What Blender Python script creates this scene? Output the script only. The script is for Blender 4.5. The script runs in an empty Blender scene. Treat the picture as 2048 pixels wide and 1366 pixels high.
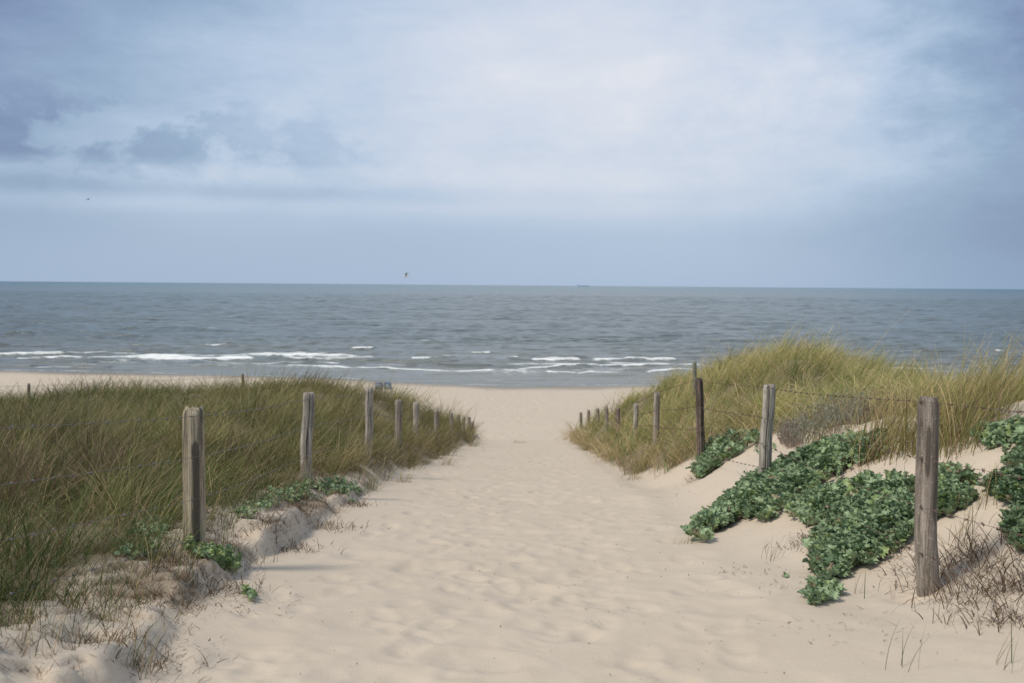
import bpy, math, random
import numpy as np
from mathutils import Matrix, Vector, Euler
random.seed(7); RNG = np.random.default_rng(11)
R = math.radians
SC = bpy.context.scene
C = SC.collection

# ------------------------------------------------------------------ camera
F_PX = 1991.0
PITCH, ROLL, CAMZ = 3.25, 0.45, 10.0
cam_d = bpy.data.cameras.new('camera'); cam = bpy.data.objects.new('camera', cam_d); C.objects.link(cam)
cam_d.lens = 35.0; cam_d.sensor_width = 36.0; cam_d.clip_start = 0.05; cam_d.clip_end = 60000
CR = Euler((R(90 - PITCH), 0, 0)).to_matrix() @ Matrix.Rotation(R(ROLL), 3, 'Z')
cam.matrix_world = Matrix.Translation((0, 0, CAMZ)) @ CR.to_4x4()
cam_d.dof.use_dof = True; cam_d.dof.focus_distance = 7.2; cam_d.dof.aperture_fstop = 3.2
SC.camera = cam

# ------------------------------------------------------------------ sun, sky, exposure
SUN_AZ, SUN_EL = -118.0, 50.0            # degrees clockwise from +Y (the sea) : left and a little behind
sd = bpy.data.lights.new('sun', 'SUN'); so = bpy.data.objects.new('sun', sd); C.objects.link(so)
sd.energy = 2.6; sd.angle = R(11); sd.color = (1.0, .925, .80)
sv = Vector((math.sin(R(SUN_AZ)) * math.cos(R(SUN_EL)), math.cos(R(SUN_AZ)) * math.cos(R(SUN_EL)), math.sin(R(SUN_EL))))
so.rotation_euler = sv.to_track_quat('Z', 'Y').to_euler(); so.location = (0, 0, 60)
SC.view_settings.view_transform = 'Standard'; SC.view_settings.look = 'None'
SC.view_settings.exposure = 0.22; SC.view_settings.gamma = 1.0
SC.cycles.max_bounces = 6; SC.cycles.transparent_max_bounces = 8
SC.cycles.caustics_reflective = False; SC.cycles.caustics_refractive = False

class NT:
    """tiny node-tree writer"""
    def __init__(s, tree): s.t = tree; s.n = tree.nodes; s.l = tree.links
    def node(s, kind, **kw):
        n = s.n.new(kind)
        for k, v in kw.items(): setattr(n, k, v)
        return n
    def put(s, sock, v):
        if v is None: return
        if isinstance(v, bpy.types.NodeSocket): s.l.new(v, sock)
        else: sock.default_value = v
    def math(s, op, a, b=None, c=None, clamp=False):
        n = s.node('ShaderNodeMath', operation=op, use_clamp=clamp)
        s.put(n.inputs[0], a); s.put(n.inputs[1], b); s.put(n.inputs[2], c)
        return n.outputs[0]
    def mix(s, f, a, b, mode='MIX'):
        n = s.node('ShaderNodeMix', data_type='RGBA', blend_type=mode)
        s.put(n.inputs[0], f); s.put(n.inputs[6], a if not isinstance(a, tuple) else (*a, 1)[:4]); s.put(n.inputs[7], b if not isinstance(b, tuple) else (*b, 1)[:4])
        return n.outputs[2]
    def noise(s, vec, scale, detail=4, rough=.5, dist=0):
        n = s.node('ShaderNodeTexNoise'); s.put(n.inputs['Vector'], vec)
        n.inputs['Scale'].default_value = scale; n.inputs['Detail'].default_value = detail
        n.inputs['Roughness'].default_value = rough; n.inputs['Distortion'].default_value = dist
        return n.outputs['Fac']
    def ramp(s, f, stops):
        n = s.node('ShaderNodeValToRGB'); s.put(n.inputs[0], f); e = n.color_ramp.elements
        while len(e) < len(stops): e.new(.5)
        for i, (p, c) in enumerate(stops):
            e[i].position = p; e[i].color = (*c, 1) if isinstance(c, tuple) else (c, c, c, 1)
        return n.outputs[0]
    def xyz(s, x, y, z):
        n = s.node('ShaderNodeCombineXYZ'); s.put(n.inputs[0], x); s.put(n.inputs[1], y); s.put(n.inputs[2], z); return n.outputs[0]
    def mapping(s, vec, scale, loc=(0, 0, 0), rot=(0, 0, 0)):
        n = s.node('ShaderNodeMapping'); s.put(n.inputs[0], vec)
        n.inputs['Location'].default_value = loc; n.inputs['Rotation'].default_value = rot; n.inputs['Scale'].default_value = scale
        return n.outputs[0]

W = bpy.data.worlds.new('World'); SC.world = W; W.use_nodes = True
g = NT(W.node_tree); g.n.clear()
out = g.node('ShaderNodeOutputWorld'); bg = g.node('ShaderNodeBackground'); bg.inputs[1].default_value = 0.1
g.l.new(bg.outputs[0], out.inputs[0])
sky = g.node('ShaderNodeTexSky', sky_type='NISHITA', sun_disc=False)
sky.sun_elevation = R(SUN_EL); sky.sun_rotation = R(SUN_AZ); sky.air_density = 1.2; sky.dust_density = 3.0
tc = g.node('ShaderNodeTexCoord'); sep = g.node('ShaderNodeSeparateXYZ'); g.l.new(tc.outputs['Generated'], sep.inputs[0])
az = g.math('ARCTAN2', sep.outputs[0], sep.outputs[1]); el = g.math('ARCSINE', sep.outputs[2])
dirv = tc.outputs['Generated']
def gauss(a0, e0, sa, se):
    d = g.math('ADD', g.math('POWER', g.math('ABSOLUTE', g.math('DIVIDE', g.math('SUBTRACT', az, a0), sa)), 2.0),
               g.math('POWER', g.math('ABSOLUTE', g.math('DIVIDE', g.math('SUBTRACT', el, e0), se)), 2.0))
    return g.math('EXPONENT', g.math('MULTIPLY', d, -1.0))
def add(*t):
    r = t[0]
    for x in t[1:]: r = g.math('ADD', r, x)
    return r
def mul(a, b): return g.math('MULTIPLY', a, b)
v1 = g.xyz(az, mul(el, 2.2), 0.3)
big = g.math('SUBTRACT', g.noise(g.mapping(v1, (1, 1, 1), (3.1, 1.7, 0), (0, 0, R(-25))), 2.6, 5, .50, .1), .5)
v2 = g.xyz(az, mul(el, 1.5), 1.3)
puff = g.math('SUBTRACT', g.noise(g.mapping(v2, (1, 1, 1), (.4, 2.2, 0), (0, 0, R(28))), 13, 8, .62, .15), .5)
v3 = g.xyz(az, mul(el, 7.0), 2.3)
streak = g.math('SUBTRACT', g.noise(v3, 2.2, 4, .45, .1), .5)
fine = g.math('SUBTRACT', g.noise(g.mapping(v2, (1, 2, 1), (5, 1, 0), (0, 0, R(-30))), 9, 8, .66, .25), .5)
elc = g.math('MINIMUM', g.math('MAXIMUM', mul(el, 1.0), 0.0), 1.6)
low = g.node('ShaderNodeMapRange'); low.interpolation_type = 'SMOOTHSTEP'
g.put(low.inputs[0], el); low.inputs[1].default_value = .035; low.inputs[2].default_value = .125
lowf = low.outputs[0]                                        # 0 in the clear band over the sea, 1 in the cloud
f = add(.44, mul(lowf, .10), mul(gauss(.13, .17, .26, .12), .36), mul(gauss(-.02, .25, .20, .09), .18),
        mul(gauss(-.24, .275, .26, .035), -.22), mul(gauss(-.50, .16, .16, .10), -.16), mul(gauss(.50, .15, .17, .2), -.28),
        mul(gauss(-.60, .33, .20, .18), -.70), mul(gauss(.60, .31, .18, .20), -.62), mul(gauss(.42, .30, .18, .05), -.12),  # first two blobs darken the upper corners, a lens vignette painted into the sky
        mul(gauss(0.34, .052, .34, .020), -.09), mul(gauss(-.26, .088, .42, .009), -.13), mul(gauss(-.5, .118, .25, .008), -.12), mul(gauss(-.3, .075, .35, .008), .08),
        mul(mul(gauss(-.36, .135, .24, .038), g.math('MINIMUM', g.math('MAXIMUM', g.math('ADD', mul(puff, 2.4), .02), -.16), .10)), 1.0),
        mul(mul(gauss(.34, .19, .24, .11), puff), .75),
        mul(mul(lowf, big), .42), mul(mul(lowf, fine), .42), mul(mul(gauss(0, .09, .9, .05), streak), .42))
f = g.math('MAXIMUM', g.math('MINIMUM', f, 1.0), 0.0)
cloud = g.ramp(f, [(0.0, (1.7, 2.35, 3.9)), (.30, (2.85, 3.9, 5.4)), (.55, (4.3, 5.3, 6.75)), (.80, (5.7, 6.25, 7.3)), (1.0, (6.8, 7.0, 7.6))])
# ColorRamp clips at display level only, values above one are kept
col = g.mix(.12, cloud, sky.outputs[0])
up = g.node('ShaderNodeMapRange'); g.put(up.inputs[0], el); up.inputs[1].default_value = .35; up.inputs[2].default_value = 1.1
up.inputs[3].default_value = 1.0; up.inputs[4].default_value = .80
n = g.node('ShaderNodeVectorMath', operation='SCALE'); g.l.new(col, n.inputs[0]); g.l.new(up.outputs[0], n.inputs['Scale'])
g.l.new(n.outputs[0], bg.inputs[0])

# ------------------------------------------------------------------ helpers
def tag(o, label=None, cat=None, group=None, kind=None):
    if label: o['label'] = label
    if cat: o['category'] = cat
    if group: o['group'] = group
    if kind: o['kind'] = kind
    return o
def empty(name, loc=(0, 0, 0), rz=0):
    o = bpy.data.objects.new(name, None); C.objects.link(o); o.location = loc; o.rotation_euler = (0, 0, rz); o.empty_display_size = .1
    return o
def mesh_np(name, co, faces, mat, parent=None, smooth=True, attrs=None):
    """faces: (N,k) array or list of such arrays; links ONE mesh object (children get coordinates relative to the parent's base)"""
    co = np.asarray(co, np.float32)
    if parent is not None: co = co - np.array(parent.location, np.float32)
    if not isinstance(faces, list): faces = [faces]
    me = bpy.data.meshes.new(name); me.vertices.add(len(co)); me.vertices.foreach_set('co', co.ravel())
    loops = np.concatenate([np.asarray(q, np.int32).ravel() for q in faces])
    tot = np.concatenate([np.full(len(q), np.shape(q)[1], np.int32) for q in faces])
    me.loops.add(len(loops)); me.loops.foreach_set('vertex_index', loops)
    me.polygons.add(len(tot)); me.polygons.foreach_set('loop_start', np.concatenate([[0], np.cumsum(tot)[:-1]]).astype(np.int32))
    me.polygons.foreach_set('use_smooth', np.full(len(tot), smooth))
    if attrs:
        for k, a in attrs.items():
            if a.ndim == 2:
                at_ = me.attributes.new(k, 'FLOAT_COLOR', 'POINT')
                a4 = np.ones((len(a), 4), np.float32); a4[:, :3] = a[:, :3]; at_.data.foreach_set('color', a4.ravel())
            else:
                at_ = me.attributes.new(k, 'FLOAT', 'POINT'); at_.data.foreach_set('value', a.astype(np.float32).ravel())
    me.update(calc_edges=True); me.validate()
    me.materials.append(mat); o = bpy.data.objects.new(name, me); C.objects.link(o)
    if parent is not None: o.parent = parent
    return o
def grid_faces(nr, nc, wrap=False):
    i, j = np.meshgrid(np.arange(nr - 1), np.arange(nc if wrap else nc - 1), indexing='ij')
    a = i * nc + j; b = i * nc + (j + 1) % nc
    return np.stack([a, b, b + nc, a + nc], -1).reshape(-1, 4)
def hash2(ix, iy, seed):
    h = (ix.astype(np.int64) * 374761393 + iy.astype(np.int64) * 668265263 + seed * 982451653) & 0xffffffff
    h = ((h ^ (h >> 13)) * 1274126177) & 0xffffffff
    return ((h ^ (h >> 16)) & 0xffffff) / float(0xffffff)
def vnoise(x, y, seed=0):
    x = np.asarray(x, float); y = np.asarray(y, float)
    ix, iy = np.floor(x), np.floor(y); fx, fy = x - ix, y - iy
    fx = fx * fx * fx * (fx * (fx * 6 - 15) + 10); fy = fy * fy * fy * (fy * (fy * 6 - 15) + 10)
    a = hash2(ix, iy, seed); b = hash2(ix + 1, iy, seed); c = hash2(ix, iy + 1, seed); d = hash2(ix + 1, iy + 1, seed)
    return (a * (1 - fx) + b * fx) * (1 - fy) + (c * (1 - fx) + d * fx) * fy
def fbm(x, y, sc, seed=0, octv=4, gain=.5):
    r = 0; amp = 1; t = 0; f_ = 1 / sc
    for k in range(octv):
        r = r + amp * (vnoise(x * f_ + k * 17.3, y * f_ - k * 9.1, seed + k) - .5) * 2; t += amp; amp *= gain; f_ *= 2.03
    return r / t
def sstep(a, b, x):
    t = np.clip((x - a) / (b - a), 0, 1); return t * t * (3 - 2 * t)

# ------------------------------------------------------------------ shape of the land (heights relative to the lens, sea level is -CAMZ)
PY = [-30, -5, 0, 4.5, 7, 11.6, 16, 23, 30, 38, 42, 54, 60]
PZ = [-1.45, -1.5, -1.52, -1.80, -2.09, -2.62, -3.17, -4.02, -4.9, -5.95, -6.65, -9.0, -9.22]
SX = [-400, -150, -57, -28, -17, -8.6, 0, 12.5, 50, 150, 400]
SY = [130, 120, 110.6, 107, 103.5, 99.3, 98, 99.5, 104, 110, 118]
def shore(X): return np.interp(X, SX, SY) + .5 * fbm(X, X * 0 + 3.3, 9, 55, 3)
def pathz(Y):
    return (np.interp(Y - 1, PY, PZ) + np.interp(Y, PY, PZ) * 2 + np.interp(Y + 1, PY, PZ)) / 4
def beachz(X, Y):
    d = shore(X) - Y
    return -CAMZ + np.where(d > 0, .0195 * d, .035 * d)
LC = np.array([(-2.5,3,-1.32),(-2.19,6.8,-1.76),(-2.39,11.6,-2.33),(-2.21,15.5,-2.78),(-2.15,19,-3.25),(-2.18,22.6,-3.7),(-1.96,26,-4.2),
 (-1.85,30,-4.7),(-1.85,33.5,-5.15),(-1.84,37,-5.6),(-3,5.2,-1.72),(-5,10,-1.95),(-4,8,-1.82),(-6,14,-2.3),(-8,20,-2.82),(-5.5,27,-2.88),
 (-10.9,30,-3.50),(-15.4,30,-4.12),(-3.4,28,-3.42),(-4.2,27.5,-3.24),(-2.7,31,-4.0),(-3,20,-2.95),(-25,31,-4.4),(-15,10,-2.1),(-30,5,-2.2),(-5,0,-1.25),(-2,0,-1.35),
 (-20,-8,-1.3),(-30,40,-5.2),(-10,39,-4.9),(-4,39,-5.3),(-7.5,29,-3.50),(-60,20,-3),(-60,0,-1.5),(-60,45,-5),(-3.5,3,-1.35)])
RC = np.array([(1.5,5,-1.86),(2.56,6.1,-1.88),(1.8,5.8,-1.97),(2.4,4.4,-1.7),(2.7,8,-1.86),(3.1,8,-1.70),(1.95,6.3,-1.99),(1.56,9,-2.3),(2.64,10.3,-2.10),
 (3.5,10.5,-1.58),(2.62,14,-2.60),(3.35,14,-2.0),(3.85,7.5,-1.25),(4.4,9,-1.16),(3.4,8.2,-1.52),(5,18,-1.42),(4.8,21,-1.88),(4.6,25,-2.55),(3.7,30,-3.50),
 (3.2,35,-4.75),(2.55,17.6,-2.95),(2.6,21,-3.35),(2.62,24.5,-3.8),(2.66,28,-4.3),(2.7,31.5,-4.75),(2.7,36,-5.5),(6,14,-1.78),(5.1,14,-1.80),(6.2,12,-1.74),(5,11,-1.55),(6.6,18,-2.15),
 (9,20,-2.65),(7,15,-1.95),(12,30,-3.6),(20,20,-2.9),(20,36,-5),(10,6,-1.1),(20,6,-1.2),(5,2,-1.1),(2.2,0,-1.35),(10,-6,-1.1),(6,36,-5),(60,20,-2.5),(60,0,-1.4),(60,45,-5.5)])
def tps_fit(P, lam=.02):
    n_ = len(P); d = np.linalg.norm(P[:, None, :2] - P[None, :, :2], axis=2)
    K = np.where(d > 0, d * d * np.log(d + 1e-12), 0) + lam * np.eye(n_)
    Q = np.c_[np.ones(n_), P[:, :2]]
    A = np.block([[K, Q], [Q.T, np.zeros((3, 3))]])
    return np.linalg.solve(A, np.r_[P[:, 2], 0, 0, 0])
WL, WR = tps_fit(LC), tps_fit(RC)
def tps(P, w, X, Y):
    X = np.clip(X, -60, 60); Y = np.clip(Y, -8, 46)
    r = w[-3] + w[-2] * X + w[-1] * Y
    for k in range(len(P)):
        d2 = (X - P[k, 0]) ** 2 + (Y - P[k, 1]) ** 2 + 1e-12
        r = r + w[k] * .5 * d2 * np.log(d2)
    return r
def toe_l(Y): return np.interp(Y, [0, 4.5, 6, 8, 11, 16.6, 23, 29, 40], [-1.6, -1.64, -1.82, -1.84, -1.81, -1.85, -1.6, -1.3, -1.15])
def toe_r(Y): return np.interp(Y, [0, 5.8, 6.5, 9.5, 14, 18, 25, 36, 40], [1.3, 1.45, 1.5, 1.45, 1.6, 1.6, 1.6, 1.6, 1.65])
def scarp(X, Y):
    f_ = fbm(X, Y, .75, 205, 4) * 2.2 + .25 * (toe_l(Y) - X); w_ = sstep(.0, .15, toe_l(Y) - X) * (1 - sstep(.9, 1.5, toe_l(Y) - X)) * sstep(18, 11, Y)
    return f_, w_
def ground(X, Y, small=True):
    """height relative to the lens"""
    X = np.asarray(X, float); Y = np.asarray(Y, float)
    zp = pathz(Y) + .022 * np.clip(np.abs(X + .2), 0, 2.2) ** 2
    n1 = fbm(X, Y, .9, 3, 4); n0 = fbm(X, Y, 3.5, 9, 3); n2 = fbm(X, Y, .28, 23, 3)
    tl = toe_l(Y) + .10 * n1 + .05 * n2
    wl = sstep(0, .40, tl - X)
    ledge = sstep(0.02, .16, tl - X) * .6 + sstep(.25, .6, tl - X) * .4     # a small undercut step, then a slope
    near = sstep(16, 9, Y); wl = wl * (1 - near) + ledge * near
    tr = toe_r(Y) + .12 * n1; wr = sstep(0, .95, X - tr)
    zl = tps(LC, WL, X, Y); zr = tps(RC, WR, X, Y)
    z = zp * (1 - wl) * (1 - wr) + zl * wl + zr * wr * (1 - wl)
    hum = np.clip(np.maximum(wl, wr), 0, 1)
    z = z + hum * ((.035 + .105 * sstep(2.6, 4.5, np.abs(X))) * n1 + .24 * n0 * sstep(2.5, 6, np.abs(X)) * sstep(5, 12, Y)) + (.018 * fbm(X, Y, 1.3, 31, 3) + (.012 * near * sstep(-1.2, -2, X) + .010) * n2 * np.clip(hum + .1, 0, 1))
    sf, sw_ = scarp(X, Y)
    z = z + sw_ * .036 * (sstep(.08, .14, sf) + sstep(.48, .53, sf) + sstep(-.36, -.31, sf) - 1.5)
    b = beachz(X, Y) + .05 * fbm(X, Y, 6, 77, 3)* sstep(97,80,Y)
    y0 = np.where(np.abs(X + .1) < 2.4, 41.5, 37.0) + 2.0 * fbm(X, Y * 0, 7, 41, 3) * sstep(2, 5, np.abs(X))
    t = sstep(0, 1, (Y - y0) / 13.0)
    return z * (1 - t) + b * t
CRn = np.array([list(r) for r in CR])
def ray(px, py):
    d = CRn @ np.array([(px - 1024) / F_PX, (683 - py) / F_PX, -1.0]); return d / d[1]
def project(P):
    q = (P - np.array([0, 0, CAMZ])) @ CRn
    return 1024 + F_PX * q[:, 0] / -q[:, 2], 683 - F_PX * q[:, 1] / -q[:, 2]
def at(px, py, lift=0.0):
    """the point of the ground seen at that place of the photograph"""
    d = ray(px, py); Y = np.arange(3.5, 60, .02)
    hit = np.nonzero(d[2] * Y < ground(d[0] * Y, Y) + lift)[0]
    y = Y[hit[0]] if len(hit) else 60.0
    return np.array([d[0] * y, y, CAMZ + float(ground(np.array([d[0] * y]), np.array([y]))[0])])
def gz(x, y): return CAMZ + float(ground(np.array([float(x)]), np.array([float(y)]))[0])

# ------------------------------------------------------------------ materials
def mat(name):
    m = bpy.data.materials.new(name); m.use_nodes = True; t = NT(m.node_tree)
    return m, t, t.n['Principled BSDF']
def simple(name, colr, rough=.7, var=.25, scale=20, metal=0):
    m, t, p = mat(name); c = t.node('ShaderNodeTexCoord').outputs['Object']
    n_ = t.noise(c, scale, 4, .6)
    t.put(p.inputs['Base Color'], t.mix(n_, tuple(x * (1 - var) for x in colr), tuple(min(1, x * (1 + var)) for x in colr)))
    p.inputs['Roughness'].default_value = rough; p.inputs['Metallic'].default_value = metal
    return m
def attr(t, name, colr=True):
    n_ = t.node('ShaderNodeAttribute', attribute_name=name); return n_.outputs['Color' if colr else 'Fac']

m_sand, t, p = mat('dry_sand')
c = t.node('ShaderNodeTexCoord').outputs['Object']
nb = t.noise(c, .7, 5, .6); nm = t.noise(c, 5, 5, .6); nf = t.noise(c, 260, 2, .6); ng = t.noise(c, 60, 3, .6)
base = t.mix(nb, (.495, .410, .318), (.580, .492, .395))
base = t.mix(t.math('MULTIPLY', t.ramp(nm, [(.35, 0.0), (.7, 1.0)]), .35), base, (.49, .40, .31))
base = t.mix(t.math('MULTIPLY', t.ramp(nf, [(.50, 0.0), (.78, 1.0)]), .35), base, (.27, .21, .16))
base = t.mix(t.math('MULTIPLY', t.ramp(ng, [(.55, 0.0), (.8, 1.0)]), .16), base, (.66, .60, .52))
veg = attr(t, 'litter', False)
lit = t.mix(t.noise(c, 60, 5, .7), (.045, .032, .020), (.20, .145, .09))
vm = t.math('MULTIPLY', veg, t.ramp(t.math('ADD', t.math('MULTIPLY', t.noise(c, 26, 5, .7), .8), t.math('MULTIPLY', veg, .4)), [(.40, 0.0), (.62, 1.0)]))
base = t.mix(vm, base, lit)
wet = attr(t, 'wet', False)
base = t.mix(wet, base, (.20, .165, .125))
t.put(p.inputs['Base Color'], base); t.put(p.inputs['Roughness'], t.math('SUBTRACT', .93, t.math('MULTIPLY', wet, .55)))
p.inputs['Specular IOR Level'].default_value = .25
bmp = t.node('ShaderNodeBump'); bmp.inputs['Strength'].default_value = .35; bmp.inputs['Distance'].default_value = .012
t.put(bmp.inputs['Height'], t.math('ADD', t.math('MULTIPLY', ng, .5), t.math('ADD', t.math('MULTIPLY', nf, .35), t.math('MULTIPLY', t.noise(c, 14, 4, .55), 1.0))))
t.l.new(bmp.outputs[0], p.inputs['Normal'])

def leafy(name, rough=.6, trans=.25, spec=.3):
    m, t, p = mat(name)
    col_ = attr(t, 'col')
    t.put(p.inputs['Base Color'], col_); p.inputs['Roughness'].default_value = rough; p.inputs['Specular IOR Level'].default_value = spec
    tr = t.node('ShaderNodeBsdfTranslucent'); t.put(tr.inputs[0], col_)
    mx = t.node('ShaderNodeMixShader'); mx.inputs[0].default_value = trans
    t.l.new(p.outputs[0], mx.inputs[1]); t.l.new(tr.outputs[0], mx.inputs[2])
    t.l.new(mx.outputs[0], t.n['Material Output'].inputs['Surface'])
    return m
m_grass = leafy('grass_blade'); m_leaf = leafy('thick_leaf', .5, .12, .45); m_dry = leafy('dry_stem', .8, .05, .2)

def wood(name, lightc, midc, darkc, dark_tone, crackpos=None):
    m, t, p = mat(name); c = t.node('ShaderNodeTexCoord').outputs['Object']; dark_fac = attr(t, 'dark_tone', False); crk = attr(t, 'crack', False)
    gr = t.noise(t.mapping(c, (34, 34, 2.2)), 1, 6, .62, .6)
    gr2 = t.noise(t.mapping(c, (110, 110, 5)), 1, 4, .6, .3)
    bl = t.noise(t.mapping(c, (7, 7, 1.3)), 1, 5, .6, .4)
    b = t.ramp(gr, [(.30, darkc), (.47, midc), (.66, lightc)])
    b = t.mix(t.math('MULTIPLY', t.ramp(gr2, [(.5, 0.0), (.62, 1.0)]), .5), b, tuple(x * .45 for x in darkc))
    b = t.mix(t.math('MULTIPLY', t.ramp(bl, [(.50, 0.0), (.62, 1.0)]), dark_tone), b, (.048, .043, .036))
    sp_ = t.noise(c, 120, 5, .75); b = t.mix(t.math('MULTIPLY', t.ramp(sp_, [(.52, 0.0), (.66, 1.0)]), .55), b, darkc); b = t.mix(t.math('MULTIPLY', t.ramp(t.noise(c, 75, 5, .75), [(.56, 0.0), (.70, 1.0)]), .45), b, (.62, .59, .53))
    lc = t.ramp(t.noise(c, 38, 5, .65), [(.62, 0.0), (.70, 1.0)])
    b = t.mix(t.math('MULTIPLY', lc, .55), b, (.40, .39, .34))
    oc = t.ramp(t.noise(t.mapping(c, (30, 30, 12), (3, 1, 0)), 1, 3, .6), [(.70, 0.0), (.75, 1.0)])
    b = t.mix(t.math('MULTIPLY', oc, .5), b, (.26, .12, .05))
    b = t.mix(t.math('MULTIPLY', t.ramp(t.math('ADD', dark_fac, t.math('MULTIPLY', t.math('SUBTRACT', gr, .5), 1.6)), [(.40, 0.0), (.62, 1.0)]), .80), b, (.055, .048, .038))
    b = t.mix(crk, b, (.012, .010, .009))
    t.put(p.inputs['Base Color'], b); p.inputs['Roughness'].default_value = .92; p.inputs['Specular IOR Level'].default_value = .2
    bm_ = t.node('ShaderNodeBump'); bm_.inputs['Strength'].default_value = .9; bm_.inputs['Distance'].default_value = .006
    t.put(bm_.inputs['Height'], t.math('ADD', gr, t.math('ADD', t.math('MULTIPLY', gr2, .6), t.math('MULTIPLY', sp_, .5)))); t.l.new(bm_.outputs[0], p.inputs['Normal'])
    return m
m_wood_tan = wood('weathered_tan_wood', (.50, .43, .31), (.33, .275, .195), (.10, .082, .06), .85)
m_wood_grey = wood('weathered_grey_wood', (.52, .48, .42), (.33, .295, .25), (.10, .085, .07), .6)
m_wood_dark = wood('stained_dark_wood', (.34, .27, .24), (.16, .115, .095), (.045, .03, .025), .95)
m_wood_brown = wood('brown_grey_wood', (.40, .35, .30), (.25, .21, .175), (.08, .065, .05), .6)
m_wire = simple('rusty_wire', (.13, .085, .065), .8, .5, 60, .2); m_wire2 = simple('old_grey_wire', (.16, .15, .135), .7, .4, 60, .3)

# ------------------------------------------------------------------ the sand: path, dunes and beach in one sheet
def axis_x():
    fine_ = np.arange(-3.2, 3.2001, .025); out_ = []; s = .028; x = 3.2
    while x < 420: x += s; out_.append(x); s = max(.028, .028 + .026 * (x - 3.2))
    out_ = np.array(out_); return np.r_[-out_[::-1], fine_, out_]
def axis_y():
    y = 3.4; o_ = [y]
    while y < 130:
        y += max(.020, .0046 * y) if y < 112 else 2.0; o_.append(y)
    back = []; y = 3.4; s = .05
    while y > -25: y -= s; back.append(y); s *= 1.10
    return np.r_[np.array(back)[::-1], np.array(o_)]
GX, GY = axis_x(), axis_y()
XX, YY = np.meshgrid(GX, GY)
ZZ = ground(XX, YY)
# footprints trodden into the path
def stamp(cx, cy, ang, L, Wd, dep):
    i0, i1 = np.searchsorted(GX, [cx - L, cx + L]); j0, j1 = np.searchsorted(GY, [cy - L, cy + L])
    if i1 - i0 < 2 or j1 - j0 < 2: return
    x = XX[j0:j1, i0:i1] - cx; y = YY[j0:j1, i0:i1] - cy
    u = x * math.sin(ang) + y * math.cos(ang); v = x * math.cos(ang) - y * math.sin(ang)
    u = u / (L * .5); v = v / (Wd * .5 * (1 + .18 * u))
    r = np.sqrt(u * u + v * v)
    prof = -(1 - sstep(.45, 1.08, r)) + .38 * np.exp(-((r - 1.22) / .2) ** 2) - .25 * np.exp(-(((u - .45) ** 2 + v * v) / .12))
    ZZ[j0:j1, i0:i1] += dep * prof * (1 - sstep(1.5, 1.95, r))
for k in range(1100):
    cy = 3.0 + 37 * RNG.random() ** 1.25
    hw = min(-float(toe_l(cy)), float(toe_r(cy))) + .15
    cx = (RNG.random() * 2 - 1) * hw * (1 if RNG.random() < .5 else .75) - .1
    ang = RNG.normal(0, .45) + (math.pi if RNG.random() < .5 else 0)
    L = RNG.uniform(.26, .42); stamp(cx, cy, ang, L, L * RNG.uniform(.42, .7), RNG.uniform(.004, .011))
for k in range(140):
    cy = 3.5 + 20 * RNG.random() ** 1.4; cx = RNG.uniform(-1.4, 1.6)
    stamp(cx, cy, RNG.random() * 6.3, RNG.uniform(.45, .7), RNG.uniform(.35, .5), RNG.uniform(.006, .014))
for k in range(500):
    cy = RNG.uniform(58, 94); cx = RNG.normal(0, 7)
    stamp(cx, cy, RNG.normal(0, .5), .9, .6, .02)
# hollow and heap of sand at the nearest right-hand post
HP = {}
def bed(z_, x, y, r_, dz): z_ += dz * np.exp(-(((XX - x) ** 2 + (YY - y) ** 2) / r_ ** 2))
bed(ZZ, 2.47, 6.02, .13, -.05); bed(ZZ, -2.19, 6.72, .15, -.03); bed(ZZ, 2.6, 10.2, .15, -.03); bed(ZZ, 2.58, 13.9, .16, -.03); bed(ZZ, -2.35, 11.5, .15, -.03)
def in_poly(px, py, poly):
    poly = np.asarray(poly, float); r = np.zeros(np.shape(px), bool); n_ = len(poly)
    for i in range(n_):
        x0, y0 = poly[i]; x1, y1 = poly[(i + 1) % n_]
        c_ = ((y0 > py) != (y1 > py)) & (px < (x1 - x0) * (py - y0) / (y1 - y0 + 1e-12) + x0)
        r ^= c_
    return r
# edges of the grass, as lines across the ground
GLX = ([0, 3, 5.2, 5.9, 7.0, 8.5, 11.7, 13, 15.5, 18, 24, 34, 42], [-2.3, -2.25, -2.25, -2.26, -2.24, -2.24, -2.3, -2.15, -1.95, -1.70, -1.45, -1.30, -1.25])
GRX = ([0, 4, 8, 8.3, 9, 9.8, 11, 12.5, 13.5, 14.5, 16, 17, 20, 28, 36, 42], [9, 9, 8, 6.0, 4.6, 4.0, 3.9, 3.7, 3.0, 2.45, 2.1, 1.9, 1.80, 1.85, 1.85, 1.9])
def grass_mask(X, Y):
    ed = .22 * fbm(X, Y, .8, 61, 3)
    l = sstep(-.05, .35, np.interp(Y, *GLX) - X + ed); r = sstep(-.05, .35, X - np.interp(Y, *GRX) + ed)
    return np.maximum(l, r) * (1 - sstep(38.5, 42, Y - 2 * fbm(X, Y, 3, 5, 3)))
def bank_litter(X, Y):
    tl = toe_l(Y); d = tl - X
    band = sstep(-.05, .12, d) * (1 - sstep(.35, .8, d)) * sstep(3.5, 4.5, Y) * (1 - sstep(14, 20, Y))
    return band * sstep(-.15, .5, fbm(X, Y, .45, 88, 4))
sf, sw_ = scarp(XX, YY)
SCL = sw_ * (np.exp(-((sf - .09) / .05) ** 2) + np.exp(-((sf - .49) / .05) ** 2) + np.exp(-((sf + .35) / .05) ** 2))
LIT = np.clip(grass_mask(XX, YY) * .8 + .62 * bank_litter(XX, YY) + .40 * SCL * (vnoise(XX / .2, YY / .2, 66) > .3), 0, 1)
WET = (1 - sstep(-.02, .10, ZZ + CAMZ - .04 * fbm(XX, YY, 8, 19, 3))) * (YY > 70)
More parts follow.
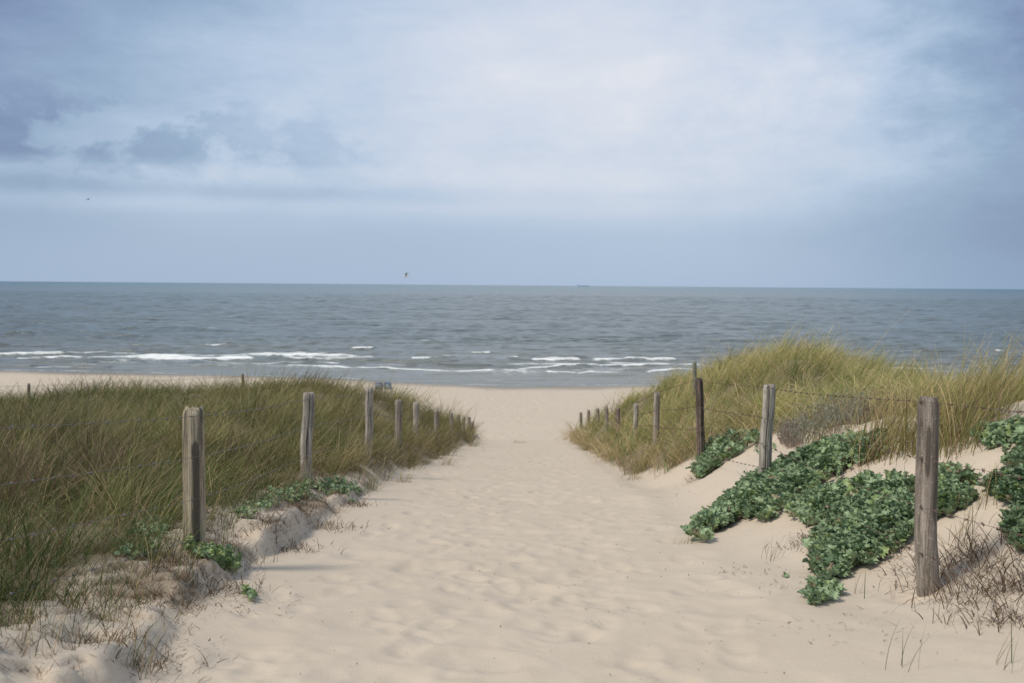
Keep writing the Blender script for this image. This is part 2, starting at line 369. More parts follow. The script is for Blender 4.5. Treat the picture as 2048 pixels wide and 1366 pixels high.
sand = mesh_np('sand', np.stack([XX, YY, ZZ + CAMZ], -1).reshape(-1, 3), grid_faces(len(GY), len(GX)), m_sand,
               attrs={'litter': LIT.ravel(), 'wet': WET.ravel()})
tag(sand, 'pale trodden sand of the path, the dunes and the beach', 'sand', kind='structure')

# ------------------------------------------------------------------ the sea
m_sea, t, p = mat('sea_water')
c = t.node('ShaderNodeTexCoord').outputs['Object']
sepo = t.node('ShaderNodeSeparateXYZ'); t.l.new(c, sepo.inputs[0])
far = t.node('ShaderNodeMapRange'); t.put(far.inputs[0], sepo.outputs[1]); far.inputs[1].default_value = 250; far.inputs[2].default_value = 4000
nearf = t.node('ShaderNodeMapRange'); t.put(nearf.inputs[0], sepo.outputs[1]); nearf.inputs[1].default_value = 100; nearf.inputs[2].default_value = 190
b = t.mix(nearf.outputs[0], (.20, .20, .175), (.125, .150, .155))
b = t.mix(far.outputs[0], b, (.055, .125, .150))
pn = t.noise(t.mapping(c, (.012, .05, 1)), 1, 4, .55)
b = t.mix(t.math('MULTIPLY', t.ramp(pn, [(.42, 0.0), (.62, 1.0)]), .35), b, (.085, .105, .10))
foam = attr(t, 'foam', False)
fn = t.noise(t.mapping(c, (.9, 2.2, 2)), 1, 6, .7)
ff = t.ramp(t.math('ADD', foam, t.math('MULTIPLY', t.math('SUBTRACT', fn, .5), 1.8)), [(.34, 0.0), (.80, 1.0)])
wc = t.noise(t.mapping(c, (.16, .45, 1)), 1, 5, .62)
wcf = t.math('MULTIPLY', t.ramp(wc, [(.705, 0.0), (.74, 1.0)]), .8)
ff = t.math('MAXIMUM', ff, wcf)
b = t.mix(ff, b, (.80, .81, .80))
t.put(p.inputs['Base Color'], b); t.put(p.inputs['Roughness'], t.math('ADD', .22, t.math('MULTIPLY', ff, .6)))
p.inputs['IOR'].default_value = 1.333
bm_ = t.node('ShaderNodeBump'); bm_.inputs['Strength'].default_value = 1.0; bm_.inputs['Distance'].default_value = 1.0
w1 = t.noise(t.mapping(c, (.9, 1.9, 1)), 1, 5, .62, .3); w2 = t.noise(t.mapping(c, (.12, .34, 1)), 1, 4, .6, .4)
w3 = t.noise(t.mapping(c, (.02, .07, 1)), 1, 3, .6, .4)
t.put(bm_.inputs['Height'], t.math('ADD', t.math('MULTIPLY', w1, .22), t.math('ADD', t.math('MULTIPLY', w2, .9), t.math('MULTIPLY', w3, 4.5))))
t.l.new(bm_.outputs[0], p.inputs['Normal'])

ys = [90.0]
while ys[-1] < 40000:
    y = ys[-1]; ys.append(y + (.30 if y < 140 else .0026 * y if y < 420 else .0042 * y if y < 1000 else .02 * y))
ys = np.array(ys); ts = np.r_[-4, -2.5, -1.8, -1.4, -1.1, -.95, -.85, np.arange(-.76, .7601, .0022), .85, .95, 1.1, 1.4, 1.8, 2.5, 4]
SXX = ts[None, :] * ys[:, None]; SYY = np.repeat(ys[:, None], len(ts), 1)
near_fade = sstep(0, 25, SYY - shore(SXX)); farf = 1 - .0 * SYY; rowlim = np.interp(SYY, [90, 200, 420, 1000], [.5, 1.2, 3.5, 12])
H = np.zeros_like(SXX)
for k in range(46):
    lam = 1.8 * (14 / 1.8) ** RNG.random(); th = RNG.normal(math.pi * .06, .55); kx, ky = math.sin(th) * 2 * math.pi / lam, math.cos(th) * 2 * math.pi / lam
    a = .0062 * lam ** .75
    H += (1 - sstep(350 * (lam / 4), 520 * (lam / 4), SYY)) * (1 - sstep(900, 1300, SYY)) * (1 + .8 * sstep(300, 900, SYY)) * a * np.sin(SXX * kx + SYY * ky + RNG.random() * 6.28 + 1.2 * fbm(SXX, SYY, 22, 100 + k, 2))
H = (H + .35 * np.abs(H)) * (.25 + .75 * near_fade) * farf * (.55 + .6 * (vnoise(SXX / 25, SYY / 9, 301)))
FO = np.zeros_like(SXX)
def crest(px0, px1, py0, py1, hgt, foamv, tail=0.0, width=1.1, seed=0):
    """a breaking wave: the line it has in the photograph, laid on the water where that line is"""
    def sea_pt(px, py): d = ray(px, py); k_ = -CAMZ / d[2]; return d[0] * k_, k_
    (xa, ya), (xb, yb) = sea_pt(px0, py0), sea_pt(px1, py1)
    u = (SXX - xa) / (xb - xa); yc = ya + (yb - ya) * u + .9 * fbm(SXX, SXX * 0, 10, seed + 400, 3)
    ends = sstep(-.02, .10, u + .04 * fbm(SXX, SXX * 0, 3, seed + 410)) * (1 - sstep(.84, 1.02, u + .04 * fbm(SXX, SXX * 0, 2.5, seed + 415)))
    amp = ends * (.55 + .75 * vnoise(SXX / 7, SXX * 0 + seed, 77 + seed))
    d = SYY - yc
    H[...] += .88 * hgt * amp * np.where(d < 0, np.exp(-(d / (.5 * width)) ** 2), np.exp(-(d / (1.7 * width)) ** 2))
    brk = sstep(.26, .44, vnoise(SXX / 5, SXX * 0 + seed * 3.1, 91 + seed) + .25 * foamv)
    FO[...] = np.maximum(FO, ends * foamv * brk * 1.15 * np.where(d < 0, np.exp(-(d / (.55 * width)) ** 2), np.exp(-(d / (.42 * width)) ** 2)))
    if tail: FO[...] = np.maximum(FO, ends * tail * 1.35 * np.where(d > 0, np.exp(-(d / 7.0) ** 2), np.exp(-(d / 2.5) ** 2)) * (.5 + .6 * vnoise(SXX / 4, SYY / 3, 5)))
for i, a in enumerate([(-60, 145, 711, 709, .34, 1.0, .36, 1.2), (60, 420, 716, 718, .30, 1.0, .30, 1.2), (260, 520, 718, 720, .34, 1.05, .36, 1.6),
    (385, 500, 712, 711, .22, .9), (480, 730, 710, 713, .30, 1.0, .42, 1.3), (560, 765, 719, 720, .26, 1.0, .35, 1.2), (700, 752, 700, 699, .36, .9), (410, 455, 692, 692, .3, .85),
    (565, 720, 731, 736, .16, .9, .0, .8), (700, 900, 735, 742, .18, .9, .0, .8), (870, 1000, 743, 741, .20, .95, .2, .8), (820, 890, 716, 716, .30, .95, .25, 1.0), (885, 925, 714, 713, .2, .5),
    (940, 985, 706, 706, .22, .6), (1002, 1040, 718, 720, .34, 1.0, .0, 1.1), (1058, 1170, 722, 724, .34, 1.0, .38, 1.2), (1180, 1365, 723, 721, .40, 1.1, .22, 1.4),
    (1020, 1260, 738, 731, .22, 1.0, .1, .9), (1220, 1420, 731, 730, .22, .95, .1, .9), (1150, 1265, 747, 745, .16, .9, .0, .8), (1090, 1160, 745, 747, .14, .8, .0, .7), (1290, 1400, 744, 739, .14, .85, .0, .8),
    (1000, 1060, 742, 744, .1, .7, 0, .6), (960, 1010, 761, 762, .08, .7, .0, .5), (30, 90, 717, 718, .1, .7), (1990, 2010, 703, 703, .4, 1.0, .0, 1.2),
    (150, 560, 714, 715, .16, .85, .2, .7), (0, 300, 706, 707, .14, .75, .15, .6), (330, 620, 724, 727, .10, .75, .1, .6), (1000, 1380, 727, 727, .12, .8, .1, .6), (620, 860, 727, 729, .10, .7, .1, .6),
    (1400, 1900, 733, 738, .2, .9, .2, 1.0), (-700, -60, 716, 711, .3, .9, .3, 1.2), (2048, 2700, 728, 733, .3, .9, .3, 1.2), (60, 210, 737, 735, .08, .7, .0, .6)]):
    crest(*a, seed=i)
for k in range(70):                                        # darker unbroken swells standing up before they break
    px = RNG.uniform(-200, 2200); py = RNG.uniform(610, 745); w_ = RNG.uniform(40, 150) * (py - 560) / 150
    crest(px, px + w_, py, py + RNG.normal(0, 1.2), RNG.uniform(.12, .3), 0.0, 0.0, RNG.uniform(.8, 1.6), seed=50 + k)
sd_ = SYY - shore(SXX)
FO = np.maximum(FO, .62 * np.exp(-((sd_ - .6 - .8 * vnoise(SXX / 6, SXX * 0, 12)) / .5) ** 2) * vnoise(SXX / 3.5, SXX * 0, 13))
FO = np.maximum(FO, .42 * np.exp(-((sd_ - 16) / 9.0) ** 2) * sstep(.45, .8, vnoise(SXX / 12, SYY / 5, 14)))
H = H * sstep(-1, 6, sd_)
sea = mesh_np('sea', np.stack([SXX, SYY, H], -1).reshape(-1, 3), grid_faces(len(ys), len(ts)), m_sea, attrs={'foam': FO.ravel()})
tag(sea, 'grey green sea with white breakers near the beach', 'sea', kind='structure')

# ------------------------------------------------------------------ grass
def blades(base, ang, L, lean, bend, width, c0, c1, nseg=4, wind=None):
    """N curved tapering blades. lean: start tilt, bend: how far the tip goes over (radians); wind: direction pull"""
    N = len(base); lev = nseg + 1
    d = np.stack([np.cos(ang), np.sin(ang)], -1)
    P = np.zeros((N, lev, 3)); P[:, 0] = base
    for s_ in range(1, lev):
        th = lean + bend * ((s_ - .5) / nseg) ** 1.3
        st = (L / nseg)
        P[:, s_, :2] = P[:, s_ - 1, :2] + (st * np.sin(th))[:, None] * d
        P[:, s_, 2] = P[:, s_ - 1, 2] + st * np.cos(th)
    wa = RNG.random(N) * math.pi
    wd = np.stack([np.cos(wa), np.sin(wa) * .35, np.zeros(N)], -1)
    prof = np.array([.8, 1.0, .85, .55, .12, .1, .1])[:lev] if nseg == 4 else np.interp(np.linspace(0, 1, lev), [0, .3, .7, 1], [.8, 1, .6, .12])
    off = wd[:, None, :] * (width[:, None] * prof[None, :])[..., None] * .5
    V = np.stack([P - off, P + off], 2).reshape(N, lev * 2, 3)
    f0 = np.array([[2 * s_, 2 * s_ + 1, 2 * s_ + 3, 2 * s_ + 2] for s_ in range(nseg)])
    F = (f0[None] + (np.arange(N) * lev * 2)[:, None, None]).reshape(-1, 4)
    tt = np.repeat(np.linspace(0, 1, lev), 2)[None, :, None]
    col_ = c0[:, None, :] * (1 - tt) + c1[:, None, :] * tt
    return V.reshape(-1, 3), F, col_.reshape(-1, 3)
def join(parts):
    V, F, K, o_ = [], [], [], 0
    for v, f_, k in parts: V.append(v); F.append(f_ + o_); K.append(k); o_ += len(v)
    return np.concatenate(V), np.concatenate(F), np.concatenate(K)
STRAW = np.array([.56, .43, .22]); GOLD = np.array([.47, .385, .150]); OLIVE = np.array([.140, .165, .040]); GREEN = np.array([.052, .115, .024]); BROWN = np.array([.20, .135, .085]); RED = np.array([.19, .105, .072])
def mixc(a, b, t_): return a[None] * (1 - t_[:, None]) + b[None] * t_[:, None]
WIND = .25                                                 # blades go over to the right and a little away

def field(side, n_tuft):
    if side < 0: Y = 3.6 + 38.3 * RNG.random(n_tuft * 3) ** 1.0; X = -1.3 - RNG.random(n_tuft * 3) * (.56 * Y + 2.0)
    else: Y = 8 + 33.5 * RNG.random(n_tuft * 3) ** 1.0; X = 2.0 + RNG.random(n_tuft * 3) * (.50 * Y + 1.5)
    # more where it is near, fewer far away
    keep = RNG.random(len(Y)) < grass_mask(X, Y) * np.clip(14 / Y, .32, 1.0) * (.55 + .45 * (fbm(X, Y, 1.6, 71, 3) > -.25))
    X, Y = X[keep][:n_tuft], Y[keep][:n_tuft]
    return X, Y
def tussock(X, Y, s_):
    ci, cj = np.floor(X / s_), np.floor(Y / s_); bd = np.full(X.shape, 9.0); bx_ = X * 0; by_ = X * 0; bh = X * 0
    for di in (-1, 0, 1):
        for dj in (-1, 0, 1):
            i_, j_ = ci + di, cj + dj; cx = (i_ + .15 + .7 * hash2(i_, j_, 501)) * s_; cy = (j_ + .15 + .7 * hash2(i_, j_, 502)) * s_
            d = np.hypot(X - cx, Y - cy) / (s_ * (.75 + .5 * hash2(i_, j_, 503))); m_ = d < bd
            bd = np.where(m_, d, bd); bx_ = np.where(m_, cx, bx_); by_ = np.where(m_, cy, by_); bh = np.where(m_, hash2(i_, j_, 504), bh)
    return bd, bx_, by_, bh
def grass_object(side, X, Y, name, label):
    parts = []
    tone = fbm(X, Y, 2.6, 121, 4) * 1.6; hv = .5 + .5 * fbm(X, Y, 1.9, 131, 3)
    dist = np.hypot(X, Y)
    for nseg, sel, nb_ in ((4, dist < 13, 34), (3, dist >= 13, 24)):
        x, y, tn, hh, ds = X[sel], Y[sel], tone[sel], hv[sel], dist[sel]
        n_ = len(x)
        if not n_: continue
        th_ = RNG.normal(0, 1, n_)
        rad = RNG.uniform(.04, .13, n_)
        rep = lambda a: np.repeat(a, nb_)
        cd, ccx, ccy, ch = tussock(x, y, .85); cut = 1.28 - 1.15 * np.clip(cd, 0, .75) ** 1.3; hh = hh * .6 + .4
        N = n_ * nb_
        bx = rep(x) + RNG.normal(0, 1, N) * rep(rad); by = rep(y) + RNG.normal(0, 1, N) * rep(rad)
        bz = CAMZ + ground(bx, by) - .02
        if side < 0: hm = np.interp(ds, [5, 8, 14, 25], [.33, .44, .56, .60]) * (1 + .28 * sstep(26, 31, y) * sstep(-4.0, -2.8, x))
        else: hm = np.interp(ds, [8, 12, 16, 19, 35], [.46, .50, .56, .68, .62])
        L = rep(hm * cut * (.60 + .75 * hh) * RNG.uniform(.75, 1.25, n_)) * RNG.uniform(.45, 1.25, N)
        sw = 1.1 * fbm(x, y, 1.7, 151, 3) + RNG.normal(0, .35, n_)
        a = WIND + rep(sw) * (1.5 if side < 0 else .45) + RNG.normal(0, .7 if side < 0 else .4, N) + (RNG.random(N) < (.3 if side < 0 else .14)) * RNG.uniform(-2.5, 2.5, N)
        lean = np.abs(RNG.normal(.16, .30, N)) + rep(np.abs(RNG.normal(0, .22, n_))); bend = RNG.uniform(.2, 1.6, N) * (1.0 if side < 0 else 1.2)
        wdt = np.interp(rep(ds), [5, 10, 20, 35], [.0038, .0055, .0085, .013]) * RNG.uniform(.7, 1.3, N)
        t1 = np.clip(.5 + .5 * rep(tn) + RNG.normal(0, .25, N), 0, 1)
        # colour of each tuft: green olive in the hollow on the left, straw gold on the crest towards the sea
        if side < 0: gold = np.clip(sstep(-9, -2, rep(x)) * sstep(9, 24, rep(y)) * 1.0 + .22 * rep(tn) + .10, 0, 1)
        else: gold = np.clip(.60 + .45 * rep(tn) - .25 * sstep(28, 36, rep(y)), 0, 1)
        gold = np.clip(gold + .55 * (rep(ch) - .5), 0, 1)
        r = RNG.random(N) + rep(RNG.normal(0, .07, n_)); tb = rep(RNG.uniform(.65, 1.15, n_) * (.70 + .5 * hash2(ccx * 91 // 1, ccy * 91 // 1, 7)) * (.80 if side < 0 else 1.48))[:, None]
        c_top = mixc(OLIVE, GOLD, np.clip(gold * .9 + RNG.normal(0, .18, N), 0, 1)); c_low = mixc(GREEN, OLIVE, t1)
        dead = r < (.20 if side < 0 else .26)
        if side < 0: edg = np.interp(by, *GLX) - bx; toward = 0.0
        else: edg = bx - np.interp(by, *GRX); toward = math.pi
        hang = (RNG.random(N) < .55 * (1 - sstep(.1, .75, edg)) * sstep(9, 12, by)); dead = dead | hang
        a[hang] = toward + RNG.normal(0, .6, hang.sum()); bend[hang] = RNG.uniform(.9, 2.2, hang.sum()); L[hang] *= 1.15
        outw = RNG.random(N) < (.38 if side < 0 else .20); a[outw] = (np.arctan2(by - rep(ccy), bx - rep(ccx)) + RNG.normal(0, .4, N))[outw]; lean[outw] += .22
        wild = RNG.random(N) < .07; a[wild] = RNG.random(wild.sum()) * 6.28; L[wild] *= 1.35; lean[wild] += .25
        dead = dead | wild
        c_top[dead] = STRAW * RNG.uniform(.6, 1.1, (dead.sum(), 1)); c_low[dead] = mixc(BROWN, STRAW, RNG.random(dead.sum()) * .7)
        if side < 0:                                       # reddish brown dead stems in the near left of the field
            rb = (RNG.random(N) < .50 * sstep(-.25, .35, fbm(rep(x), rep(y), 1.4, 141, 3)) * sstep(-1.9, -3.4, rep(x)) * sstep(14, 8, rep(y)))
            c_top[rb] = mixc(RED, BROWN * 1.25, RNG.random(rb.sum())); c_low[rb] = BROWN * .8; bend[rb] *= .5
            gr_ = (RNG.random(N) < .5 * sstep(6.8, 5.4, rep(y)))
            c_top[gr_] = mixc(GREEN, OLIVE, RNG.random(gr_.sum())); c_low[gr_] = GREEN * .8
        parts.append(blades(np.stack([bx, by, bz], -1), a, L, lean, bend, wdt, c_low * tb, c_top * tb, nseg))
    v, f_, k = join(parts)
    o = mesh_np(name, v, f_, m_grass, attrs={'col': k}); tag(o, label, 'grass', kind='stuff'); return o
Xl, Yl = field(-1, 6200); Xr, Yr = field(1, 5200)
grass_object(-1, Xl, Yl, 'dune_grass', 'olive and brown marram grass covering the dune left of the path')
grass_object(1, Xr, Yr, 'dune_grass', 'golden wind-blown marram grass covering the dune right of the path')

def tuft(px, py, label, n_=60, h=.5, rad=.07, colr=(OLIVE, GOLD), dead=.3, wid=.0045, spread=.35, bendr=(.3, 1.3), ang=None, name='grass_tuft', cat='grass tuft', pos=None, group=None):
    b = at(px, py) if pos is None else np.array([pos[0], pos[1], gz(*pos)])
    root = empty(name, tuple(b)); tag(root, label, cat, group)
    bx = b[0] + RNG.normal(0, rad, n_); by = b[1] + RNG.normal(0, rad, n_); bz = CAMZ + ground(bx, by) - .015
    a = (WIND if ang is None else ang) + RNG.normal(0, .9, n_)
    dd = RNG.random(n_) < dead; c1 = mixc(colr[0], colr[1], RNG.random(n_)); c0 = mixc(colr[0] * .8, colr[0], RNG.random(n_))
    args = (a, h * RNG.uniform(.5, 1.15, n_), np.abs(RNG.normal(.05, spread, n_)), RNG.uniform(*bendr, n_), wid * RNG.uniform(.7, 1.3, n_))
    v, f_, k = blades(np.stack([bx, by, bz], -1)[~dd], *[q[~dd] for q in args], c0[~dd], c1[~dd], 5)
    mesh_np('blades', v, f_, m_grass, root, attrs={'col': k})
    if dd.sum():
        v, f_, k = blades(np.stack([bx, by, bz], -1)[dd], *[q[dd] for q in args], BROWN[None] * np.ones((dd.sum(), 1)) * 1.3, STRAW[None] * RNG.uniform(.6, 1.1, (dd.sum(), 1)), 5)
        mesh_np('dry_blades', v, f_, m_dry, root, attrs={'col': k})
    return root
# tall marram clumps around the nearest right-hand post
YG = (np.array([.20, .20, .06]), np.array([.58, .48, .22]))
for (px, py, n_, h, lab) in [
    (1742, 925, 60, .78, 'thin upright marram clump on bare sand, leftmost of the tall clumps'),
    (1765, 885, 110, .80, 'dense tall marram clump above the upper end of the large leafy mat'),
    (1815, 905, 130, .90, 'tall arching marram clump just left of the near right post'),
    (1855, 900, 140, .95, 'tall arching marram clump directly behind the near right post'),
    (1905, 885, 170, 1.0, 'tallest arching marram clump just right of the near right post'),
    (1925, 900, 90, .85, 'low splayed marram clump on the sand right of the near right post'),
    (1965, 850, 150, .95, 'tall marram clump before the bare sand near the right edge')]:
    tuft(px, py, lab, int(n_ * 1.3), h * .92, .12, YG, .34, .0072, .34, (.35, 1.35), name='marram_clump', cat='grass clump', group='tall marram clumps behind the near right post')
for (px, py, n_, h, lab) in [
    (1640, 905, 46, .42, 'green and yellow grass tuft on the upper edge of the large leafy mat'),
    (1620, 890, 36, .38, 'thin grass tuft between the grey shrub and the leafy mat'),
    (1280, 945, 90, .55, 'yellow green tuft spilling onto the sand at the foot of the right dune'),
    (1265, 960, 50, .30, 'low pale straw tuft on the sand below the right dune grass'),
    (1300, 925, 90, .60, 'green tuft at the base of the right fence beside the fourth post'),
    (1345, 935, 120, .60, 'dark green tuft left of the stained post'),
    (1035, 886, 26, .22, 'tiny tuft on the crest in the middle of the path'),
    (895, 930, 40, .28, 'small yellow tuft on the sand beside the left dune foot'),
    (805, 965, 46, .30, 'small straw tuft on the sand in front of the third left post'),
    (735, 975, 60, .50, 'straw clump leaning out over the sand by the third left post'),
    (660, 955, 90, .60, 'straw coloured clump right of the second left post'),
    (700, 940, 90, .62, 'tall dry clump between the second and third left posts'),
    (945, 893, 60, .40, 'pale tuft at the far foot of the left dune')]:
    tuft(px, py, lab, n_, h, .09, (OLIVE, STRAW), .42, .006 if py < 950 else .0048, .4, (.3, 1.3), group='grass tufts on the sand')
GG = (np.array([.07, .095, .03]), np.array([.16, .19, .06]))
for i, (px, py, n_, h, lab) in enumerate([
    (375, 1150, 16, .30, 'sparse green stems below the small leafy plant at the near left post'),
    (345, 1120, 26, .26, 'short yellow green tuft left of the small leafy plant by the near left post'),
    (300, 1145, 18, .26, 'thin green stems on the upper sand bank at the left'),
    (225, 1235, 12, .40, 'single tall green sprout on the bare sand bank at the lower left'),
    (130, 1290, 14, .20, 'little dark sprig on the bare sand at the bottom left'),
    (275, 1345, 22, .26, 'green and yellow tuft at the foot of the bank at the bottom left'),
    (60, 1310, 10, .22, 'thin stems on the sand at the bottom left corner'),
    (460, 1060, 16, .28, 'curved yellow blades right of the near left post'),
    (430, 1045, 40, .24, 'brown green tuft at the right foot of the near left post'),
    (250, 1180, 16, .24, 'sparse stems at the grass edge on the left bank'),
    (200, 1195, 18, .30, 'dark stems standing at the edge of the left grass'),
    (1982, 1010, 26, .36, 'upright yellow green tuft near the right edge below the leafy plants'),
    (1925, 1085, 24, .34, 'thin green stems right of the near right post'),
    (1545, 1120, 9, .24, 'few wispy blades on the bare sand below the large leafy mat'),
    (1825, 1345, 6, .30, 'two or three wiry stems at the bottom edge right of the path'),
    (1715, 1190, 5, .2, 'lone thin stem on the sand left of the near right post'),
    (1360, 1090, 10, .12, 'tiny yellow green sprout at the tip of the leafy mat'),
    (535, 1125, 5, .16, 'thin twiggy sprig at the foot of the left bank'),
    (2030, 1340, 10, .24, 'pale yellow stems at the bottom right corner')]):
    tuft(px, py, lab, n_, h, .05, GG, .35, .0040, .28, (.2, .9), group='small tufts and sprigs on the bare sand')

# ------------------------------------------------------------------ leafy dune plants (crinkled, jagged, blue-green leaves)
def leaf_proto(seed):
    rg = np.random.default_rng(seed); nu, nv = 10, 5
    u = np.linspace(0, 1, nu); w_ = np.sin(np.pi * np.clip(u, .03, .97) ** .75) ** .7
    jag = 1 + .36 * np.array([1, -1] * 5)[:nu] * (u > .12); jag2 = 1 + .36 * np.array([-1, 1] * 5)[:nu] * (u > .12)
    v = np.array([-1, -.5, 0, .5, 1.])
    P = np.zeros((nu, nv, 3))
    for j, vv in enumerate(v):
        e = (jag if vv < 0 else jag2) if abs(vv) == 1 else 1.0
        P[:, j, 0] = vv * .42 * w_ * e
        P[:, j, 1] = u + (.05 * abs(vv))
        P[:, j, 2] = .16 * abs(vv) + .10 * abs(vv) * np.sin(u * 13 + vv * 2 + rg.random() * 6) - .35 * u ** 2 + .12 * u
    return P.reshape(-1, 3), grid_faces(nu, nv), np.tile(np.array([.75, 0, .55, 0, .75]), nu)
LP = [leaf_proto(s_) for s_ in range(5)]
def poly_world(pts): return np.array([at(x, y)[:2] for x, y in pts])
def leaf_mat(pts, n_, size, hmax, label, name='leafy_plant', tint=0.0, pal=0.0, world=None, stems=True):
    W_ = poly_world(pts) if world is None else np.array(world); n_ = int(n_ * 1.35)
    cen = W_.mean(0); root = empty(name, (cen[0], cen[1], gz(*cen))); tag(root, label, 'plant', 'leafy green plants creeping over the sand')
    lo, hi = W_.min(0), W_.max(0); P = lo + RNG.random((n_ * 12 + 400, 2)) * (hi - lo)
    P = P[in_poly(P[:, 0], P[:, 1], W_)][:n_]; n_ = len(P)
    # distance to the edge -> mound
    D = np.full(n_, 9.0)
    for i in range(len(W_)):
        a, b = W_[i], W_[(i + 1) % len(W_)]; ab = b - a; tt = np.clip(((P - a) @ ab) / (ab @ ab + 1e-9), 0, 1)
        D = np.minimum(D, np.linalg.norm(P - (a + tt[:, None] * ab), axis=1))
    kp = (D + .30 * (fbm(P[:, 0], P[:, 1], .30, 33, 3) + .16) > .0) & ((vnoise(P[:, 0] / .24, P[:, 1] / .24, 34) > .22) | (RNG.random(n_) < .2)) if n_ > 400 else np.ones(n_, bool)
    P, D = P[kp], D[kp]; n_ = len(P)
    mound = .80 * hmax * (.35 + .65 * sstep(0, .28, D)) * (.55 + .6 * vnoise(P[:, 0] / .22, P[:, 1] / .22, 7))
    lay = RNG.random(n_) ** .55; z = CAMZ + ground(P[:, 0], P[:, 1]) + mound * lay
    el_ = R(62) * (1 - lay) * .4 + RNG.normal(R(48), R(24), n_); az_ = RNG.random(n_) * 6.283; rl = RNG.normal(0, .45, n_)
    s_ = size * .80 * RNG.uniform(.45, 1.25, n_) * (1 + .35 * (vnoise(P[:, 0] / .3, P[:, 1] / .3, 35)))
    parts = []
    tone = vnoise(P[:, 0] / .35, P[:, 1] / .35, 17) * .7 + RNG.random(n_) * .6 - .02
    for q in range(5):
        sel = np.arange(n_) % 5 == q; lp, lf, le = LP[q]; m_ = sel.sum()
        if not m_: continue
        ca, sa = np.cos(az_[sel]), np.sin(az_[sel]); ce, se = np.cos(el_[sel]), np.sin(el_[sel])
        f1 = np.stack([ca * ce, sa * ce, se], -1); r1 = np.stack([-sa, ca, 0 * ca], -1); u1 = np.cross(r1, f1) * -1
        r2 = r1 * np.cos(rl[sel])[:, None] + u1 * np.sin(rl[sel])[:, None]; u2 = u1 * np.cos(rl[sel])[:, None] - r1 * np.sin(rl[sel])[:, None]
        L_ = lp[None] * s_[sel][:, None, None]
        V = np.stack([P[sel, 0], P[sel, 1], z[sel]], -1)[:, None] + L_[..., :1] * r2[:, None] + L_[..., 1:2] * f1[:, None] + L_[..., 2:] * u2[:, None]
        F = lf[None] + (np.arange(m_) * len(lp))[:, None, None]
        dk = np.array([.080, .145, .060]); lt = np.array([.29, .39, .205]); ye = np.array([.27, .35, .09]); bl = np.array([.33, .42, .32])
        t_ = np.clip(tone[sel] + pal, 0, 1)[:, None]; c_ = dk * (1 - t_) + lt * t_
        yy = (RNG.random(m_) < .10 + tint)[:, None]; c_ = np.where(yy, c_ * .4 + ye * .6, c_); dead_ = (RNG.random(m_) < .025)[:, None]; c_ = np.where(dead_, np.array([.30, .23, .14]), c_)
        K = c_[:, None, :] * np.ones((1, len(lp), 1)); ew = (le * .30)[None, :, None]; K = K * (1 - ew) + bl * ew
        parts.append((V.reshape(-1, 3), F.reshape(-1, 4), K.reshape(-1, 3)))
    v, f_, k = join(parts); mesh_np('leaves', v, f_, m_leaf, root, attrs={'col': k})
    if stems and n_ > 350:
        m_ = max(3, n_ // 12); Q = P[RNG.integers(0, n_, m_)]
        b = np.stack([Q[:, 0], Q[:, 1], CAMZ + ground(Q[:, 0], Q[:, 1]) - .01], -1); o1 = np.ones((m_, 1))
        v, f_, k = blades(b, RNG.random(m_) * 6.28, hmax * RNG.uniform(.6, 1.2, m_), RNG.uniform(.1, .8, m_), RNG.uniform(0, .6, m_), np.full(m_, .007), np.array([.20, .16, .11]) * o1, np.array([.16, .20, .11]) * o1, 4)
        mesh_np('stems', v, f_, m_dry, root, attrs={'col': k})
    return root
leaf_mat([(1388, 945), (1400, 920), (1430, 893), (1470, 880), (1515, 868), (1528, 885), (1490, 905), (1450, 925), (1420, 948), (1398, 962)], 900, .105, .26,
         'blue green leafy plant between the stained post and the cracked grey post', pal=.15)
leaf_mat([(1375, 1078), (1400, 1090), (1455, 1058), (1475, 1040), (1530, 1052), (1575, 1020), (1600, 1000), (1640, 985), (1700, 945), (1765, 915), (1770, 885), (1700, 885), (1650, 905),
          (1590, 925), (1545, 955), (1500, 960), (1480, 985), (1450, 1010), (1425, 1030)], 3000, .100, .22, 'large leafy mat spreading round the foot of the cracked grey post', pal=.05)
leaf_mat([(1575, 1030), (1590, 1055), (1630, 1068), (1625, 1110), (1625, 1150), (1655, 1178), (1705, 1155), (1760, 1125), (1800, 1100), (1835, 1060), (1842, 1010), (1845, 975), (1780, 965),
          (1720, 970), (1670, 990), (1620, 1000)], 3400, .088, .20, 'broad leafy mat on the sand slope just left of the near right post')
leaf_mat([(1608, 1200), (1625, 1215), (1660, 1205), (1685, 1185), (1660, 1175), (1625, 1180)], 150, .07, .09, 'small leafy runner at the lowest tip of the broad leafy mat', tint=.1)
leaf_mat([(1850, 985), (1850, 1050), (1890, 1045), (1935, 1020), (1955, 985), (1940, 960), (1880, 960)], 900, .09, .20, 'round leafy plant directly right of the near right post', tint=.05)
leaf_mat([(1930, 885), (1960, 905), (2010, 905), (2100, 900), (2100, 870), (2000, 868), (1955, 872)], 900, .095, .24, 'dark leafy plant below the bare sand patch at the right edge', pal=-.2)
leaf_mat([(2010, 935), (2030, 942), (2090, 938), (2090, 920), (2030, 918)], 200, .08, .15, 'small leafy plant at the right edge under the dark one', pal=-.1)
leaf_mat([(1962, 975), (1990, 1005), (2040, 1035), (2100, 1035), (2100, 965), (2030, 965)], 800, .095, .22, 'leafy plant at the right edge beside the upright grass tuft', pal=-.15)
leaf_mat([(2005, 1060), (2030, 1110), (2100, 1120), (2100, 1050), (2050, 1045)], 420, .09, .20, 'dark leafy plant low at the right edge above the tangle of dead roots', pal=-.25)
leaf_mat([(550, 985), (575, 1003), (640, 1000), (690, 990), (735, 985), (715, 972), (660, 968), (600, 968)], 560, .060, .13, 'low blue green plant at the foot of the second left post', pal=.25)
